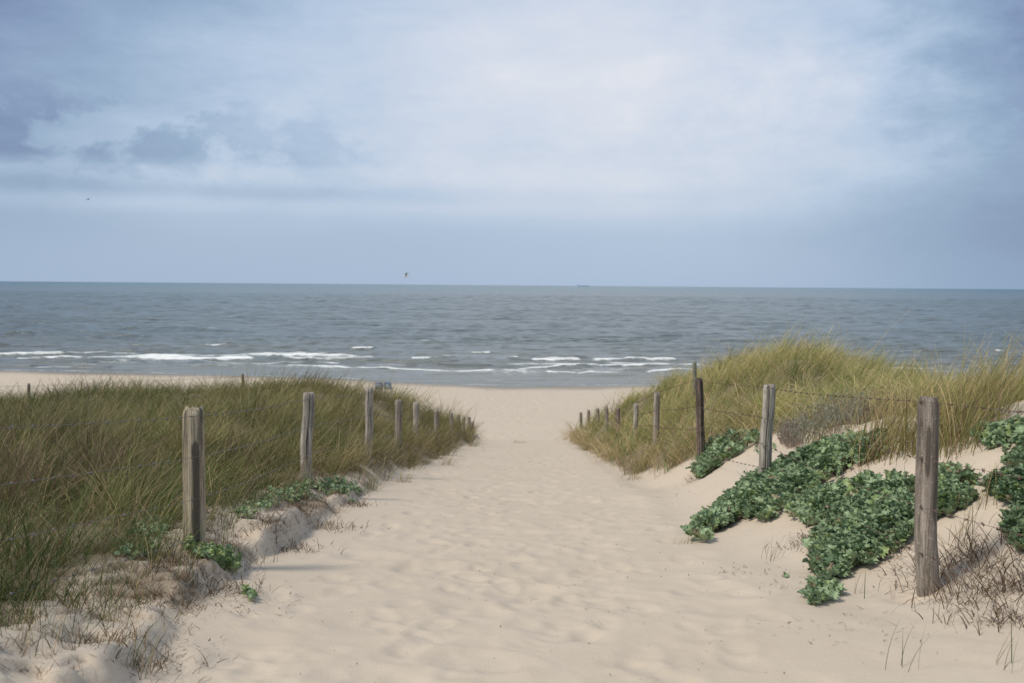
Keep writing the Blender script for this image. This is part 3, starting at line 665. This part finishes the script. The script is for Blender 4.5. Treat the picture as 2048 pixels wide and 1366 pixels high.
leaf_mat([(360, 1090), (375, 1110), (420, 1130), (475, 1150), (482, 1130), (450, 1108), (400, 1092)], 280, .062, .09, 'bright green lobed plant at the foot of the near left post', tint=.5, pal=.2)
leaf_mat([(485, 1190), (500, 1208), (512, 1202), (500, 1185)], 16, .05, .05, 'tiny green seedling at the foot of the left bank', tint=.4, stems=False)
leaf_mat([(630, 975), (660, 985), (715, 1010), (700, 995), (680, 978)], 60, .05, .07, 'sparse little leaves spilling down the bank under the second left post', stems=False)
leaf_mat([(1440, 905), (1460, 912), (1462, 898), (1445, 895)], 6, .05, .05, 'few stray leaves on the bare slope left of the cracked grey post', stems=False)
leaf_mat([(1505, 905), (1525, 912), (1550, 905), (1550, 893), (1515, 893)], 50, .05, .12, 'grey green sprig between the cracked grey post and the shrub', stems=False)
leaf_mat([(230, 1120), (260, 1130), (330, 1075), (345, 1045), (300, 1040), (250, 1080)], 260, .042, .14, 'fine blue green herb at the edge of the left grass', pal=.3)
leaf_mat([(460, 1030), (500, 1040), (560, 1015), (600, 1000), (560, 990), (500, 1005)], 260, .04, .12, 'fine grey green herb between the near and second left posts', pal=.3, tint=.2)
leaf_mat([(1566, 1154), (1574, 1158), (1576, 1150)], 5, .035, .03, 'tiny dark seedling on the bare sand left of the broad leafy mat', stems=False)

# ------------------------------------------------------------------ low shrubs and dead matter
def shrub(pts, n_, h, ca, cb, label, leafs=True, dens=7):
    W_ = poly_world(pts); cen = W_.mean(0); root = empty('dune_shrub', (cen[0], cen[1], gz(*cen))); tag(root, label, 'shrub', 'fine twigged shrubs on the right dune')
    lo, hi = W_.min(0), W_.max(0); P = lo + RNG.random((n_ * 8, 2)) * (hi - lo); P = P[in_poly(P[:, 0], P[:, 1], W_)][:n_]; n_ = len(P)
    b = np.stack([P[:, 0], P[:, 1], CAMZ + ground(P[:, 0], P[:, 1]) - .01], -1); L = h * RNG.uniform(.4, 1.1, n_) * (.45 + 1.0 * vnoise(P[:, 0] / .22, P[:, 1] / .22, 44)); a = RNG.random(n_) * 6.28; ln = np.abs(RNG.normal(.15, .45, n_)); bd = RNG.uniform(-.2, .5, n_)
    tw = mixc(np.array([.15, .11, .085]), np.array([.32, .25, .19]), RNG.random(n_))
    v, f_, k = blades(b, a, L, ln, bd, np.full(n_, .006), tw, tw, 4); mesh_np('twigs', v, f_, m_dry, root, attrs={'col': k})
    if leafs:
        m_ = n_ * dens; i_ = np.repeat(np.arange(n_), dens); s_ = RNG.uniform(.3, 1.0, m_)
        ctr = v.reshape(n_, 5, 2, 3).mean(2); seg = np.minimum((s_ * 4).astype(int), 3); fr = (s_ * 4 - seg)[:, None]
        q = ctr[i_, seg] * (1 - fr) + ctr[i_, seg + 1] * fr
        cc = mixc(ca, cb, RNG.random(m_))
        v2_, f2_, k2_ = blades(q, RNG.random(m_) * 6.28, RNG.uniform(.025, .05, m_), RNG.uniform(.3, 1.2, m_), RNG.uniform(0, .5, m_), np.full(m_, .011), cc, cc, 2)
        mesh_np('leaves', v2_, f2_, m_leaf, root, attrs={'col': k2_})
    return root
GYA, GYB = np.array([.13, .16, .11]), np.array([.30, .33, .25])
shrub([(1560, 890), (1590, 905), (1640, 890), (1700, 862), (1740, 845), (1700, 838), (1620, 850), (1575, 868)], 620, .40, GYA, GYB, 'grey green shrub between the cracked grey post and the tall marram')
shrub([(1556, 880), (1575, 900), (1600, 900), (1590, 870), (1570, 865)], 260, .26, np.array([.19, .15, .12]), np.array([.30, .26, .21]), 'brown twiggy shrub just right of the cracked grey post')
shrub([(1640, 850), (1700, 850), (1760, 850), (1820, 855), (1820, 835), (1740, 828), (1660, 832)], 620, .40, np.array([.17, .115, .085]), np.array([.29, .21, .15]), 'reddish brown heathery shrub in front of the dune crest on the right', dens=4)
def twigs(P, n_, L, wd, ca, cb, name, label, cat, group=None, kind=None, zup=.35, top=None):
    z = CAMZ + ground(P[:, 0], P[:, 1]) + .006; b = np.stack([P[:, 0], P[:, 1], z], -1); n_ = len(P)
    o_ = mixc(ca, cb, RNG.random(n_))
    v, f_, k = blades(b, RNG.random(n_) * 6.28, L * RNG.uniform(.4, 1.3, n_), R(90) - np.abs(RNG.normal(0, zup, n_)), RNG.uniform(-.5, .5, n_), wd * RNG.uniform(.5, 1.5, n_), o_, o_, 3)
    o = mesh_np(name, v, f_, m_dry, attrs={'col': k}); tag(o, label, cat, group, kind); return o
DKB, LTB = np.array([.055, .036, .024]), np.array([.22, .155, .10])
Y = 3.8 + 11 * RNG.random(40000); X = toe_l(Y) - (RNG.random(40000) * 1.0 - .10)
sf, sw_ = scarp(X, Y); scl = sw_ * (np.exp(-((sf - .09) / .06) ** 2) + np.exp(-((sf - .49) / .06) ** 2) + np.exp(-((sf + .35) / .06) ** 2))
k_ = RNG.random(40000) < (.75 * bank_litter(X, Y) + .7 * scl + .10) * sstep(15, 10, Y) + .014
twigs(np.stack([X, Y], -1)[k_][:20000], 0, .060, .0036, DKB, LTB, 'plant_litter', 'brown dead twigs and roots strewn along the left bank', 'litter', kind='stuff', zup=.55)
# thin sprouts and dry stalks standing all over the upper part of the left bank
Y = 4.0 + 10 * RNG.random(6000) ** 1.2; X = toe_l(Y) - RNG.random(6000) * .8 + .02
k_ = RNG.random(6000) < (.22 + .55 * sstep(-.1, .5, fbm(X, Y, .5, 222, 3))) * sstep(-.02, .35, toe_l(Y) - X); X, Y = X[k_][:3000], Y[k_][:3000]; n_ = len(X)
kk = RNG.random(n_); c1_ = np.where((kk < .45)[:, None], mixc(GREEN * 1.3, OLIVE, RNG.random(n_)), mixc(BROWN * .7, STRAW * .8, RNG.random(n_)))
v, f_, k = blades(np.stack([X, Y, CAMZ + ground(X, Y) - .01], -1), RNG.random(n_) * 6.28, RNG.uniform(.05, .24, n_), np.abs(RNG.normal(.1, .4, n_)), RNG.uniform(.1, 1.6, n_), RNG.uniform(.002, .0042, n_), c1_ * .7, c1_, 4)
tag(mesh_np('bank_sprouts', v, f_, m_grass, attrs={'col': k}), 'thin green sprouts and dry stalks over the sandy left bank', 'sprouts', kind='stuff')
def scatter(n_, fx): return np.array([fx() for _ in range(n_)])
P = []
for (px, py, sx, sy, m_) in [(1480, 1145, 60, 14, 40), (1600, 1080, 28, 14, 90), (1560, 1170, 40, 24, 50), (1830, 1160, 90, 30, 70), (1700, 1260, 140, 40, 60), (1480, 1040, 30, 10, 20), (1420, 930, 40, 14, 60),
                             (560, 1210, 60, 30, 50), (380, 1320, 70, 30, 60), (470, 1220, 30, 14, 40), (1380, 985, 60, 20, 50), (1700, 965, 30, 12, 40), (1780, 1130, 30, 14, 70), (1150, 1060, 200, 100, 30), (1250, 960, 40, 12, 40), (850, 950, 40, 12, 30), (1250, 1240, 260, 70, 26)]:
    for _ in range(m_):
        w3_ = at(px + RNG.normal(0, sx * .6), py + RNG.normal(0, sy * .6)); P.append(w3_[:2])
twigs(np.array(P), 0, .042, .006, DKB, LTB * .8, 'sand_debris', 'scattered dark bits of twig and weed on the bare sand', 'debris', kind='stuff', zup=.25)
# shell grit and weed crumbs
Pc = np.stack([RNG.uniform(-1.9, 2.2, 700), 4.2 + 10 * RNG.random(700) ** 1.3], -1)
twigs(Pc, 0, .010, .007, DKB, np.array([.5, .45, .38]), 'sand_crumbs', 'tiny dark and pale crumbs on the trodden sand', 'debris', kind='stuff', zup=.6)
def root_tangle(px, py, n_, h, label, pale=.25, rad=.16, name='dead_root_tangle'):
    n_ = int(n_ * 2.2); rad = rad * 1.25
    b = at(px, py); root = empty(name, tuple(b)); tag(root, label, 'dead roots', 'tangles of dead roots and stems')
    bx = b[0] + RNG.normal(0, rad, n_); by = b[1] + RNG.normal(0, rad * .8, n_); c_ = mixc(DKB, LTB, RNG.random(n_)); pl = RNG.random(n_) < pale; c_[pl] = np.array([.36, .32, .27])
    v, f_, k = blades(np.stack([bx, by, CAMZ + ground(bx, by) - .01], -1), RNG.random(n_) * 6.28, h * RNG.uniform(.5, 1.2, n_), RNG.uniform(.2, 1.3, n_), RNG.uniform(.2, 1.9, n_), RNG.uniform(.003, .009, n_), c_, c_, 5)
    mesh_np('roots', v, f_, m_dry, root, attrs={'col': k}); return root
for a in [(2010, 1180, 260, .22, 'dark tangle of dead roots at the right edge below the wires', .18, .17), (1930, 1130, 230, .26, 'brown tangle of dead stems just right of the near right post', .12, .16),
          (2030, 1235, 120, .16, 'lowest dark root tangle at the right edge', .15, .12), (1680, 945, 50, .12, 'pale dry stems in the gap between the two leafy mats', .7, .07),
          (1412, 945, 120, .16, 'dry seed heads and twigs at the foot of the stained post', .35, .10), (1790, 1100, 60, .12, 'brown twigs at the left foot of the near right post', .3, .08),
          (1610, 1085, 70, .10, 'dead twigs hanging under the leafy mat on the right slope', .35, .09), (700, 1010, 110, .12, 'brown dead root mat on the bank below the second left post', .1, .12),
          (640, 1055, 160, .12, 'brown dead root mat along the toe of the left bank', .08, .16), (560, 1085, 140, .13, 'dark dead root mat right of the near left post', .08, .14), (330, 1200, 120, .12, 'dead grey green twigs on the eroded left bank', .1, .12),
          (430, 1180, 150, .14, 'tangled dead stems under the bright green plant at the left', .2, .12), (250, 1290, 120, .12, 'dark dead stems on the lower left bank', .05, .12), (1040, 886, 20, .1, 'dark wisp of dead weed on the crest of the path', .2, .1)]:
    root_tangle(*a)

# ------------------------------------------------------------------ posts and wire
def post_mesh(parent, x, y, zt, zb, wdt, seed, mtl, label=None, tilt=(0, 0), crack=None, ns=40, nr=34, flare=0.0, dark_tone=None):
    rg = np.random.default_rng(seed); h = zt - zb; zz = np.r_[np.linspace(0, 1, nr) ** .9]; th = np.linspace(0, 2 * math.pi, ns, endpoint=False)
    T, S = np.meshgrid(th, zz); r0 = wdt / 2
    shp = 1 + .05 * np.cos(2 * T + rg.random() * 6) + .04 * np.cos(3 * T + rg.random() * 6) + .05 * (vnoise(T * 1.3 + 3, S * 4, seed) - .5)
    groove = 0
    for k in range(9):
        t0 = rg.random() * 6.28; wv = t0 + .10 * (vnoise(S * 3, S * 0 + k, seed + k) - .5); d = np.angle(np.exp(1j * (T - wv)))
        groove = groove + rg.uniform(.02, .07) * np.exp(-(d / rg.uniform(.06, .12)) ** 2) * sstep(rg.uniform(-.3, .3), rg.uniform(.3, .8), S + 0 * T)
    if crack is not None:
        t0, dep, s0 = crack; wv = t0 + .22 * (vnoise(S * 3, S * 0, seed + 40) - .5); d = np.angle(np.exp(1j * (T - wv))); groove = groove + dep * np.exp(-(d / .06) ** 2) * sstep(s0 - .05, s0 + .05, S)
    rr = r0 * (shp - groove) * (1 - .04 * S) * (1 + flare * (1 - S) ** 2)
    topr = 1 - .16 * sstep(.965, 1.0, S); rr = rr * topr
    bx = .12 * wdt * (vnoise(S * 2.2, S * 0 + 7, seed) - .5) * 2; by = .1 * wdt * (vnoise(S * 2.2, S * 0 + 9, seed) - .5)
    X = rr * np.cos(T) + bx + tilt[0] * S * h; Y_ = rr * np.sin(T) + by + tilt[1] * S * h; Z = S * h + .018 * sstep(.95, 1, S) * (vnoise(T * 2.2, S * 0, seed + 5) - .5) * 2
    V = np.stack([X, Y_, Z], -1).reshape(-1, 3); F = grid_faces(nr, ns, True)
    # top: two inner rings and a centre
    c = V[-ns:].mean(0); base_i = len(V); rings = []
    for q in (.62, .28): 
        ring = c + (V[(nr - 1) * ns:(nr) * ns] - c) * q; ring[:, 2] = c[2] + .010 * (rg.random(ns) - .3); rings.append(ring)
    V = np.concatenate([V] + rings + [c[None] + [0, 0, .003]])
    F = np.concatenate([F, grid_faces(3, ns, True) + (nr - 1) * ns])
    i = np.arange(ns); F3 = np.stack([base_i + ns + i, base_i + ns + (i + 1) % ns, np.full(ns, base_i + 2 * ns)], -1)
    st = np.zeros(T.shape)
    if dark_tone is not None:
        for (t0, wd_, s0, s1, am) in dark_tone:
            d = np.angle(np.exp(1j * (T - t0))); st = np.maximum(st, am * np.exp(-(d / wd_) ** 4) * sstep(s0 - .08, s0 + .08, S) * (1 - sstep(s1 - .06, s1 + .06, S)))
    ck = np.clip(groove * 6.5 - .30, 0, 1) * np.ones(T.shape)
    pad = np.zeros(len(V) - st.size)
    o = mesh_np('fence_post', V + np.array(parent.location), [F, F3], mtl, parent, smooth=True, attrs={'dark_tone': np.r_[st.ravel(), pad], 'crack': np.r_[ck.ravel(), pad]}); o.location = (x - parent.location[0], y - parent.location[1], zb - parent.location[2])
    if label: o['label'] = label
    return o
def wire(parent, pts, label=None, seed=0, barbs=True, r_=.0014):
    rg = np.random.default_rng(seed); path = []
    for (a, b) in zip(pts[:-1], pts[1:]):
        a, b = np.array(a), np.array(b); n_ = 10; L = np.linalg.norm(b - a); sag = .0045 * L * rg.uniform(.5, 1.4)
        for q in range(n_): tt = q / n_; pt = a + (b - a) * tt; pt = pt + np.array([.012 * math.sin(tt * 9 + seed), 0, -4 * sag * tt * (1 - tt)]); path.append(pt)
    path.append(np.array(pts[-1])); path = np.array(path); n_ = len(path)
    th = np.arange(5) / 5 * 2 * math.pi
    V = path[:, None] + np.stack([np.cos(th) * r_, 0 * th, np.sin(th) * r_], -1)[None]; V = V.reshape(-1, 3); F = grid_faces(n_, 5, True)
    parts = [(V, F)]; off = len(V)
    if barbs:
        dl = np.linalg.norm(np.diff(path, axis=0), axis=1); cum = np.r_[0, np.cumsum(dl)]
        for s_ in np.arange(.06, min(cum[-1], 18), .19):
            p0 = np.array([np.interp(s_, cum, path[:, q]) for q in range(3)])
            for w_ in range(2):
                d = rg.normal(0, 1, 3); d /= np.linalg.norm(d); d *= .014; e = np.cross(d, [0, 1, .3]); e = e / (np.linalg.norm(e) + 1e-9) * .0024; g_ = np.cross(d, e); g_ = g_ / np.linalg.norm(g_) * .0024
                q8 = np.array([p0 - d - e, p0 - d + g_, p0 - d + e, p0 - d - g_, p0 + d - e, p0 + d + g_, p0 + d + e, p0 + d - g_])
                parts.append((q8, np.array([[0, 1, 5, 4], [1, 2, 6, 5], [2, 3, 7, 6], [3, 0, 4, 7]]) + off)); off += 8
            k8 = np.array([[-1, -1], [1, -1], [1, 1], [-1, 1]]) * .0042; dy = np.array([0, .007, 0])
            q8 = np.concatenate([p0 + np.stack([k8[:, 0], 0 * k8[:, 0], k8[:, 1]], -1) - dy, p0 + np.stack([k8[:, 0], 0 * k8[:, 0], k8[:, 1]], -1) + dy])
            parts.append((q8, np.array([[0, 1, 5, 4], [1, 2, 6, 5], [2, 3, 7, 6], [3, 0, 4, 7], [0, 3, 2, 1], [4, 5, 6, 7]]) + off)); off += 8
    o = mesh_np('barbed_wire', np.concatenate([q[0] for q in parts]), np.concatenate([q[1] for q in parts]), m_wire if parent.location[0] > 0 else m_wire2, parent)
    if label: o['label'] = label
    return o
def ztop(px, py, Y): return CAMZ + ray(px, py)[2] * Y
# Y, px, py of the top, width, material, label, tilt, crack
RIGHT = [(2.6, 3050, 868, .14, m_wood_grey, None, (0, 0), None),
 (6.1, 1860, 796, .138, m_wood_brown, 'nearest right post, thick weathered grey wood with pale specks', (-.012, 0), None),
 (10.3, 1535, 770, .135, m_wood_grey, 'grey post with a long black crack from top to foot', (.0, 0), (-1.75, .15, -.2)),
 (14.0, 1396, 757, .122, m_wood_dark, 'dark brown stained post leaning a little', (-.055, 0), (-1.3, .25, .1)),
 (17.6, 1313, 785, .118, m_wood_brown, 'fourth post of the right fence, plain brown grey wood', (-.01, 0), None),
 (21.0, 1271, 807, .110, m_wood_grey, 'fifth right post, pale and knotted', (-.02, 0), None), (24.5, 1237, 817, .115, m_wood_dark, 'short dark post sixth along the right fence', (.02, 0), None),
 (28.0, 1213, 812, .110, m_wood_brown, None, (-.01, 0), None), (31.5, 1196, 817, .115, m_wood_brown, None, (.01, 0), None), (35.0, 1177, 820, .110, m_wood_brown, None, (-.02, 0), None),
 (38.5, 1161, 825, .120, m_wood_brown, 'farthest post of the right fence', (-.04, 0), None)]
LEFT = [(3.0, -640, 842, .15, m_wood_tan, None, (0, 0), None),
 (6.8, 382, 817, .150, m_wood_tan, 'nearest left post, tan wood with a dark right side', (.0, 0), (-2.3, .22, -.2)),
 (11.6, 615, 786, .132, m_wood_grey, 'second left post, rough grey wood above the blue green plant', (.01, 0), (-1.2, .15, .3)),
 (15.5, 741, 776, .128, m_wood_grey, 'third left post, pale grey and leaning right', (.055, 0), (-1.6, .2, .5)),
 (19.0, 798, 800, .13, m_wood_brown, 'fourth left post, almost buried in grass', (0, 0), None), (22.6, 832, 805, .13, m_wood_grey, 'pale topped post fifth along the left fence', (0, 0), None),
 (26.0, 874, 820, .14, m_wood_brown, None, (0, 0), None), (30.0, 903, 826, .12, m_wood_brown, None, (0, 0), None), (33.5, 916, 830, .14, m_wood_brown, None, (0, 0), None), (36.0, 927, 834, .13, m_wood_brown, None, (0, 0), None),
 (38.5, 938, 834, .14, m_wood_brown, None, (0, 0), None), (40.5, 945, 843, .14, m_wood_brown, 'farthest post of the left fence', (0, 0), None)]
DARK_BANDS = {(-1, 1): [(-1.05, .42, .10, .80, .8), (-.5, .3, .0, .95, .35)], (1, 3): [(-1.15, .50, .38, 1.1, 1.0), (-2.1, .16, .2, .9, .8)], (1, 1): [(-1.9, .30, .62, .88, .75), (-1.15, .55, .40, 1.1, .62), (-1.5, .2, .0, .4, .42)],
  (-1, 2): [(-1.3, .3, .3, 1.0, .5)], (-1, 3): [(-1.0, .3, .5, .8, .5)], (1, 2): [(-2.0, .25, .8, 1.1, .6)]}  # darker bands per post, set by angle and height range
def build_fence(name, rows, label, side, fr, seed, group):
    xs = [ray(px, py)[0] * Y for (Y, px, py, *_) in rows]
    root = empty(name, (xs[0], rows[0][0], gz(xs[0], rows[0][0]))); tag(root, label, 'fence', group)
    info = []
    for i, (Y, px, py, w_, mm, lab, tl, cr) in enumerate(rows):
        zt = ztop(px, py, Y); zb = gz(xs[i], Y) - .12; h = zt - zb
        x0 = xs[i] - tl[0] * h
        post_mesh(root, x0, Y, zt, zb, w_, seed + i * 7, mm, lab, tl, cr, (128 if Y < 11 else 72) if Y < 16 else 18, 40 if Y < 16 else 14, .05, DARK_BANDS.get((side, i)))
        info.append((x0, Y, zb + .12, zt, w_, tl[0]))
    for q, f_ in enumerate(fr):
        pts = []
        for (x0, Y, zb, zt, w_, tx) in info:
            z = zt - .02 if f_ > .97 else zb + (zt - zb) * f_
            xx = x0 + tx * (z - zb) - side * (w_ * .50 + .003); pts.append((xx, Y - .01 if f_ < .97 else Y, z))
        wire(root, pts, seed=seed + q * 13)
    return root, info
fr_, infoR = build_fence('post_and_wire_fence', RIGHT, 'weathered post and barbed wire fence running to the sea right of the path', 1, (.985, .69, .44, .20), 100, 'fences beside the path')
fl_, infoL = build_fence('post_and_wire_fence', LEFT, 'weathered post and barbed wire fence running to the sea left of the path', -1, (.95, .66, .36, .08), 300, 'fences beside the path')
# far fence on the seaward side of the left dune
FARP = [(34, 57, 767), (37, 486, 748)]
xs = [ray(px, py)[0] * Y for (Y, px, py) in FARP]; root = empty('post_and_wire_fence', (xs[0], 34, gz(xs[0], 34))); tag(root, 'far fence of two thin posts and wire on the skyline of the left dune', 'fence', 'fences beside the path')
pts3 = []
for i, (Y, px, py) in enumerate(FARP):
    zt = ztop(px, py, Y); post_mesh(root, xs[i], Y, zt, gz(xs[i], Y) - .1, .11, 700 + i, m_wood_dark, ['left one of the two far posts', 'right one of the two far posts'][i], ns=16, nr=10); pts3.append((xs[i], Y - .06, zt))
for dz in (-.08, -.35): wire(root, [(pts3[0][0] - 9, 33, pts3[0][2] + dz - .1)] + [(a, b, c_ + dz) for a, b, c_ in pts3], seed=900, barbs=False, r_=.004)
# thin pole behind the stained post
Yp = 20.0; xp = ray(1389, 722)[0] * Yp; zt = ztop(1389, 722, Yp); zb = gz(xp, Yp) - .1
root = empty('marker_pole', (xp, Yp, zb)); tag(root, 'thin greenish pole standing in the dune grass behind the stained post', 'pole')
m_pole = simple('lichen_green_wood', (.17, .18, .13), .9, .35, 9)
o = post_mesh(root, xp, Yp, zt, zb, .085, 801, m_pole, None, (0, 0), None, 16, 14); o.name = 'pole'

# ------------------------------------------------------------------ birds
def tube_body(path, radii, ns=12):
    path = np.array(path, float); V = []
    th = np.arange(ns) / ns * 2 * math.pi
    for i, (p_, r_) in enumerate(zip(path, radii)):
        V.append(p_ + np.stack([0 * th, np.cos(th) * r_, np.sin(th) * r_], -1))
    V = np.concatenate(V); return V, grid_faces(len(path), ns, True)
def wing(sgn, span, chord, dih, nst=8):
    V = []
    for i in range(nst):
        s_ = i / (nst - 1); y = sgn * span * s_; x = -.25 * span * s_ ** 2 + .10 * span * math.sin(s_ * 3.0); z = dih * span * (math.sin(min(s_ * 2.2, 1.57)) - .55 * s_)
        c_ = chord * (1 - .9 * s_ ** 2.2) + .004; th_ = .012 * (1 - s_) + .003
        V += [(x + c_ * .5, y, z), (x + c_ * .1, y, z + th_), (x - c_ * .5, y, z), (x + c_ * .1, y, z - th_)]
    V = np.array(V); return V, grid_faces(nst, 4, True)
def bird(px, py, Y, size, yaw, cols, label, bank=.2):
    d = ray(px, py); loc = (d[0] * Y, Y, CAMZ + d[2] * Y); root = empty('flying_bird', (0, 0, 0)); tag(root, label, 'bird')
    bm, wm, km = cols
    s_ = size
    V, F = tube_body([(-.24, 0, .01), (-.22, 0, .01), (-.12, 0, 0), (0, 0, -.01), (.10, 0, 0), (.16, 0, .015), (.20, 0, .022), (.235, 0, .022), (.255, 0, .018), (.262, 0, .016)],
                     [.001, .018, .045, .058, .048, .034, .032, .026, .012, .001])
    mesh_np('body', V * s_, F, bm, root)
    V, F = tube_body([(.25, 0, .018), (.285, 0, .012), (.30, 0, .004)], [.010, .006, .001], 6); mesh_np('beak', V * s_, F, km, root)
    for sg in (-1, 1): V, F = wing(sg, .55, .15, .30); mesh_np('wing', V * s_, F, wm, root)
    V = np.array([(-.20, -.03, .015), (-.20, .03, .015), (-.34, .06, .012), (-.34, -.06, .012), (-.20, -.03, .007), (-.20, .03, .007), (-.34, .06, .008), (-.34, -.06, .008)])
    mesh_np('tail', V * s_, np.array([[0, 1, 2, 3], [7, 6, 5, 4], [0, 4, 5, 1], [1, 5, 6, 2], [2, 6, 7, 3], [3, 7, 4, 0]]), bm, root)
    root.location = loc; root.rotation_euler = (bank, 0, yaw)
m_white = simple('white_feather', (.72, .72, .70), .8, .05); m_gull_w = simple('grey_feather', (.16, .17, .18), .8, .2); m_beak = simple('yellow_beak', (.5, .35, .06), .6, .1); m_black = simple('black_feather', (.02, .02, .022), .7, .2)
bird(812, 552, 85, 1.15, R(200), (m_white, m_gull_w, m_beak), 'white gull with dark wings flying low over the horizon', .35)
bird(176, 399, 90, .62, R(250), (m_black, m_black, m_black), 'small black bird flying high in the sky at the left', .1)

# ------------------------------------------------------------------ beach chairs with blue frames near the water
m_blue = simple('blue_painted_tube', (.015, .10, .32), .45, .15); m_cloth = simple('pale_grey_fabric', (.30, .36, .41), .85, .08)
def tubepath(pts, r_, ns=8):
    pts = np.array(pts, float); V = []
    for i in range(len(pts)):
        tdir = pts[min(i + 1, len(pts) - 1)] - pts[max(i - 1, 0)]; tdir /= np.linalg.norm(tdir); a = np.cross(tdir, [0.31, .2, .93]); a /= np.linalg.norm(a); b_ = np.cross(tdir, a)
        for k in range(ns): th_ = k / ns * 6.2832; V.append(pts[i] + r_ * (math.cos(th_) * a + math.sin(th_) * b_))
    return np.array(V), grid_faces(len(pts), ns, True)
def panel(c0, c1, c2, c3, th_=.012):
    a = np.array([c0, c1, c2, c3], float); n_ = np.cross(a[1] - a[0], a[3] - a[0]); n_ = n_ / np.linalg.norm(n_) * th_
    V = np.concatenate([a, a + n_]); return V, np.array([[3, 2, 1, 0], [4, 5, 6, 7], [0, 1, 5, 4], [1, 2, 6, 5], [2, 3, 7, 6], [3, 0, 4, 7]])
def chair(px, py, Y, yaw, label):
    d = ray(px, py); x = d[0] * Y; zt = CAMZ + d[2] * Y; z0 = gz(x, Y); h = max(.9, zt - z0); root = empty('beach_chair', (0, 0, 0)); tag(root, label, 'beach chair', 'blue framed beach chairs near the water')
    w_ = .31
    P = [(-w_, 0, .38), (-w_, -.16, h - .12), (-w_ + .10, -.20, h), (w_ - .10, -.20, h), (w_, -.16, h - .12), (w_, 0, .38)]
    V, F = tubepath(P, .040); mesh_np('back_frame', V, F, m_blue, root)
    for s_ in (-1, 1):
        V, F = tubepath([(s_ * w_, .42, 0), (s_ * w_, -.05, .60), (s_ * w_, -.10, .62)], .022); mesh_np('leg', V, F, m_blue, root)
        V, F = tubepath([(s_ * w_, -.25, 0), (s_ * w_, .25, .40), (s_ * w_, .45, .42)], .022); mesh_np('leg', V, F, m_blue, root)
        V, F = tubepath([(s_ * (w_ + .03), -.10, .62), (s_ * (w_ + .03), .15, .63), (s_ * (w_ + .03), .38, .62)], .025); mesh_np('armrest', V, F, m_blue, root)
    V, F = panel((-w_ + .03, 0, .40), (w_ - .03, 0, .40), (w_ - .06, -.17, h - .06), (-w_ + .06, -.17, h - .06)); mesh_np('backrest', V, F, m_cloth, root)
    V, F = panel((-w_ + .02, 0, .40), (-w_ + .02, .45, .43), (w_ - .02, .45, .43), (w_ - .02, 0, .40)); mesh_np('seat', V, F, m_cloth, root)
    root.location = (x, Y, z0); root.rotation_euler = (0, 0, yaw)
chair(758, 765.5, 88, R(14), 'left one of two blue framed beach chairs above the left grass')
chair(776, 765.0, 88, R(-10), 'right one of two blue framed beach chairs above the left grass')

# ------------------------------------------------------------------ a ship on the horizon
Yk = 9000; d = ray(1165, 569); xk = d[0] * Yk; root = empty('cargo_ship', (0, 0, 0)); tag(root, 'faint haze-pale cargo ship on the horizon', 'ship')
m_hull = simple('haze_pale_hull', (.55, .66, .79), .8, .05, .05); m_sup = simple('haze_pale_superstructure', (.56, .67, .78), .8, .05, .05)  # distance haze is painted into both pale blue colours
L_ = 120.0
prof = [(-.5, .55), (-.46, .9), (-.2, 1), (.3, 1), (.44, .75), (.5, .08)]
V = []
for z, k in ((-2, .85), (3, .95), (9, 1.0)):
    for (a, b_) in prof: V.append((a * L_ * (1 if z > 0 else .97), b_ * 13 * k, z))
    for (a, b_) in prof[::-1]: V.append((a * L_ * (1 if z > 0 else .97), -b_ * 13 * k, z))
V = np.array(V); nn = 12; F = grid_faces(3, nn, True)
mesh_np('hull', V, [F, np.array([[24 + i for i in range(12)]]), np.array([[11 - i for i in range(12)]])], m_hull, root, smooth=False)
def boxv(x0, x1, y0, y1, z0, z1):
    V = np.array([(x0, y0, z0), (x1, y0, z0), (x1, y1, z0), (x0, y1, z0), (x0, y0, z1), (x1, y0, z1), (x1, y1, z1), (x0, y1, z1)])
    return V, np.array([[3, 2, 1, 0], [4, 5, 6, 7], [0, 1, 5, 4], [1, 2, 6, 5], [2, 3, 7, 6], [3, 0, 4, 7]])
for nm, bb in (('bridge', (-54, -42, -10, 10, 9.02, 20)), ('funnel', (-51, -47, -3, 3, 20.02, 25)), ('container_stack', (-36, -6, -11, 11, 9.02, 14)), ('container_stack', (-2, 28, -11, 11, 9.02, 13)), ('mast', (48, 49.5, -.7, .7, 9.02, 18))):
    V, F = boxv(*bb); mesh_np(nm, V, F, m_sup, root, smooth=False)
root.location = (xk, Yk, 0); root.rotation_euler = (0, 0, R(8))
